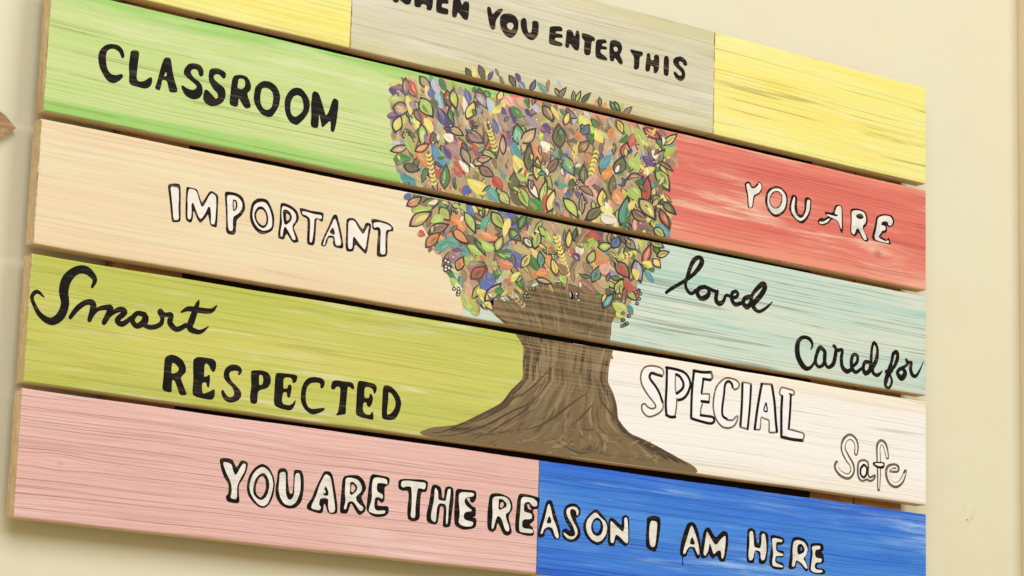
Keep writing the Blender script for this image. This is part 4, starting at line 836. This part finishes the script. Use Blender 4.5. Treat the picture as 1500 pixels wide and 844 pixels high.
for k in range(150):                          # small leaves of the lower layers, half covered later
    x, y = random.uniform(572, 985), random.uniform(116, 462)
    if not inside(x, y, edge_px): continue
    a = math.radians(random.gauss(78, 32)); l = random.uniform(8, 12); wd = random.uniform(6, 10)
    x0, y0, x1, y1 = x - l * math.cos(a), y - l * math.sin(a), x + l * math.cos(a), y + l * math.sin(a)
    bd = random.uniform(-.3, .3) * wd; tree.put(leaf(x0, y0, x1, y1, wd, 1.0, bd, .9), jit(random.choice((INK, (70, 46, 30), (58, 52, 28))), 8))
    tree.put(leaf(x0 + .4, y0, x1 - .3, y1 - .6, wd - 1.6, -.2, bd, .9), jit(lerpc(CO[random.choice('GGyekhngn')], (180, 152, 108), .3), 10))
for k in range(170):                          # loose ink flicks and stems
    x, y = random.uniform(576, 984), random.uniform(118, 462)
    if not inside(x, y, edge_px): continue
    a = math.radians(random.gauss(80, 40)); l = random.uniform(4, 10); b = random.uniform(-2.5, 2.5)
    ink_line([(x + l * math.cos(a) * t + b * t * t, y + l * math.sin(a) * t) for t in (0, .35, .7, 1)], random.uniform(.7, 1.5), jit(random.choice((INK, (92, 62, 42), (70, 66, 36))), 8))
for e in SPOTS.replace('\n', ';').split(';'):
    kd, rest = e.split(' '); q = rest.split(','); x0, y0, x1, y1, wd = (float(v) for v in q[:5]); cl = CO[q[5]]
    big = 1.28 if y0 > 172 or x0 < 706 else 1.08
    if kd == 'd':
        wd *= big
        dx, dy = (x1 - x0) * .10, (y1 - y0) * .10
        brush(x0 - dx, y0 - dy, x1 + dx, y1 + dy, wd, lerpc(cl, (186, 156, 112), .12), 3 if wd > 8 else 2, random.choice(((236, 222, 180), (190, 160, 116), (186, 176, 110), lerpc(cl, (255, 250, 235), .5), lerpc(cl, (60, 45, 40), .4))))
    elif kd == 'L':
        wd *= big * .88; ex, ey = (x1 - x0) * .07 * (big > 1.1), (y1 - y0) * .07 * (big > 1.1); x0 -= ex; x1 += ex; y0 -= ey; y1 += ey
        bd = random.uniform(-.12, .12) * wd; ik = jit(INK if random.random() < .75 else (84, 44, 28), 8)
        sx_, sy_ = random.uniform(-.35, .35), random.uniform(-.35, .35); tree.put(leaf(x0 + sx_, y0 + sy_, x1 + sx_, y1 + sy_, wd, 1.2, bd, .9), ik)
        c1 = jit(lerpc(cl, (186, 158, 112), .18), 8); tree.put(leaf(x0 + (x1 - x0) * .07, y0 + (y1 - y0) * .07, x1 - (x1 - x0) * .09, y1 - (y1 - y0) * .09, wd - 1.7, 0, bd, .85), c1)
        L0 = math.hypot(x1 - x0, y1 - y0); c2 = random.choice((lerpc(c1, (250, 240, 190), .4), lerpc(c1, (66, 56, 36), .35), lerpc(c1, CO[random.choice('yGkng')], .6)))
        for z in range(2):
            o = random.uniform(-.24, .24) * wd; nx, ny = -(y1 - y0) / L0 * o, (x1 - x0) / L0 * o; ta, tb = random.uniform(.12, .3), random.uniform(.65, .86)
            tree.put(leaf(x0 + (x1 - x0) * ta + nx, y0 + (y1 - y0) * ta + ny, x0 + (x1 - x0) * tb + nx * .6, y0 + (y1 - y0) * tb + ny * .6, wd * random.uniform(.14, .34), 0, bd, n=6), jit(c2, 8))
        if random.random() < .3: ink_line([lerp((x0, y0), (x1, y1), t) for t in (.1, .4, .75)], .8, ik)
    elif kd == 'S':                           # a sprig: pairs of little petals along a stem
        n = max(4, int(math.hypot(x1 - x0, y1 - y0) / 5)); ang = math.atan2(y1 - y0, x1 - x0)
        for i in range(n):
            cx, cy = lerp((x0, y0), (x1, y1), i / (n - 1))
            for sg in (-1, 1):
                a = ang + math.pi + sg * .65; tree.put(leaf(cx, cy, cx + 7 * math.cos(a), cy + 7 * math.sin(a), 3.2, n=6), jit(cl, 12))
    else:                                     # berries ringed in ink
        for i in range(7):
            cx, cy = random.uniform(x0, x1), random.uniform(y0, y1); r = wd * .55
            circ = lambda rr: [(cx + rr * math.cos(a * math.pi / 4), cy + rr * math.sin(a * math.pi / 4)) for a in range(8)]
            tree.put(circ(r + .8), jit(INK, 8)); tree.put(circ(r * .62), jit(cl, 10))
for k in range(230):                          # small strokes and leaves squeezed in between the big ones
    x, y = random.uniform(572, 985), random.uniform(114, 465)
    if not inside(x, y, edge_px): continue
    a = math.radians(random.gauss(76, 34)); l = random.uniform(3.5, 7.5)
    pal = 'uubcvsbr' if y < 215 and x < 800 and random.random() < .6 else ('gGgeeGty' if y > 300 and random.random() < .6 else 'gGeybnotkruw')
    x0, y0, x1, y1 = x - l * math.cos(a), y - l * math.sin(a), x + l * math.cos(a), y + l * math.sin(a)
    cl = lerpc(CO[random.choice(pal)], (180, 152, 108), random.uniform(.05, .35)); wd = random.uniform(2.6, 5.5)
    if k % 3 == 0: tree.put(leaf(x0, y0, x1, y1, wd + .8, .9, random.uniform(-.8, .8), .9), jit(INK, 8))
    tree.put(leaf(x0, y0, x1, y1, wd, -.2 if k % 3 == 0 else 0, random.uniform(-.8, .8), .75), jit(cl, 10))
for k in range(130):                          # loose dots and flicks
    x, y = random.uniform(580, 980), random.uniform(130, 460)
    if not inside(x, y, edge_px): continue
    r = random.uniform(.7, 1.2); tree.put([(x + r * math.cos(a * 1.05), y + r * math.sin(a * 1.05)) for a in range(6)], jit(random.choice(((240, 225, 180), (245, 235, 215), (235, 215, 120))), 8))

s = NT("leaf_paint"); PW = s.warp(37)
h_, g1, g2 = grain(s, PW, 37.0)
at_n = s.n('Attribute'); at_n.attribute_name = "paint"
hs = s.n('HueSaturation'); s.l(at_n.outputs['Color'], hs.inputs['Color'])
s.l(s.math('ADD', .86, s.math('MULTIPLY', s.noise(s.tc.outputs['Object'], (240, 1, 130), (0, 0, 0), 3), .28)), hs.inputs['Value'])
bn = s.noise(s.tc.outputs['Object'], (420, 1, 200), (4, 0, 0), 3)
s.bump(s.math('ADD', h_, s.math('MULTIPLY', bn, .5)), .35, .0018)
leaf_m = s.done(hs.outputs[0], .45, .35)
cr = tree.build("painted_crown", [leaf_m], sign, True); cr["label"] = "round crown of many-coloured painted leaves outlined in black"
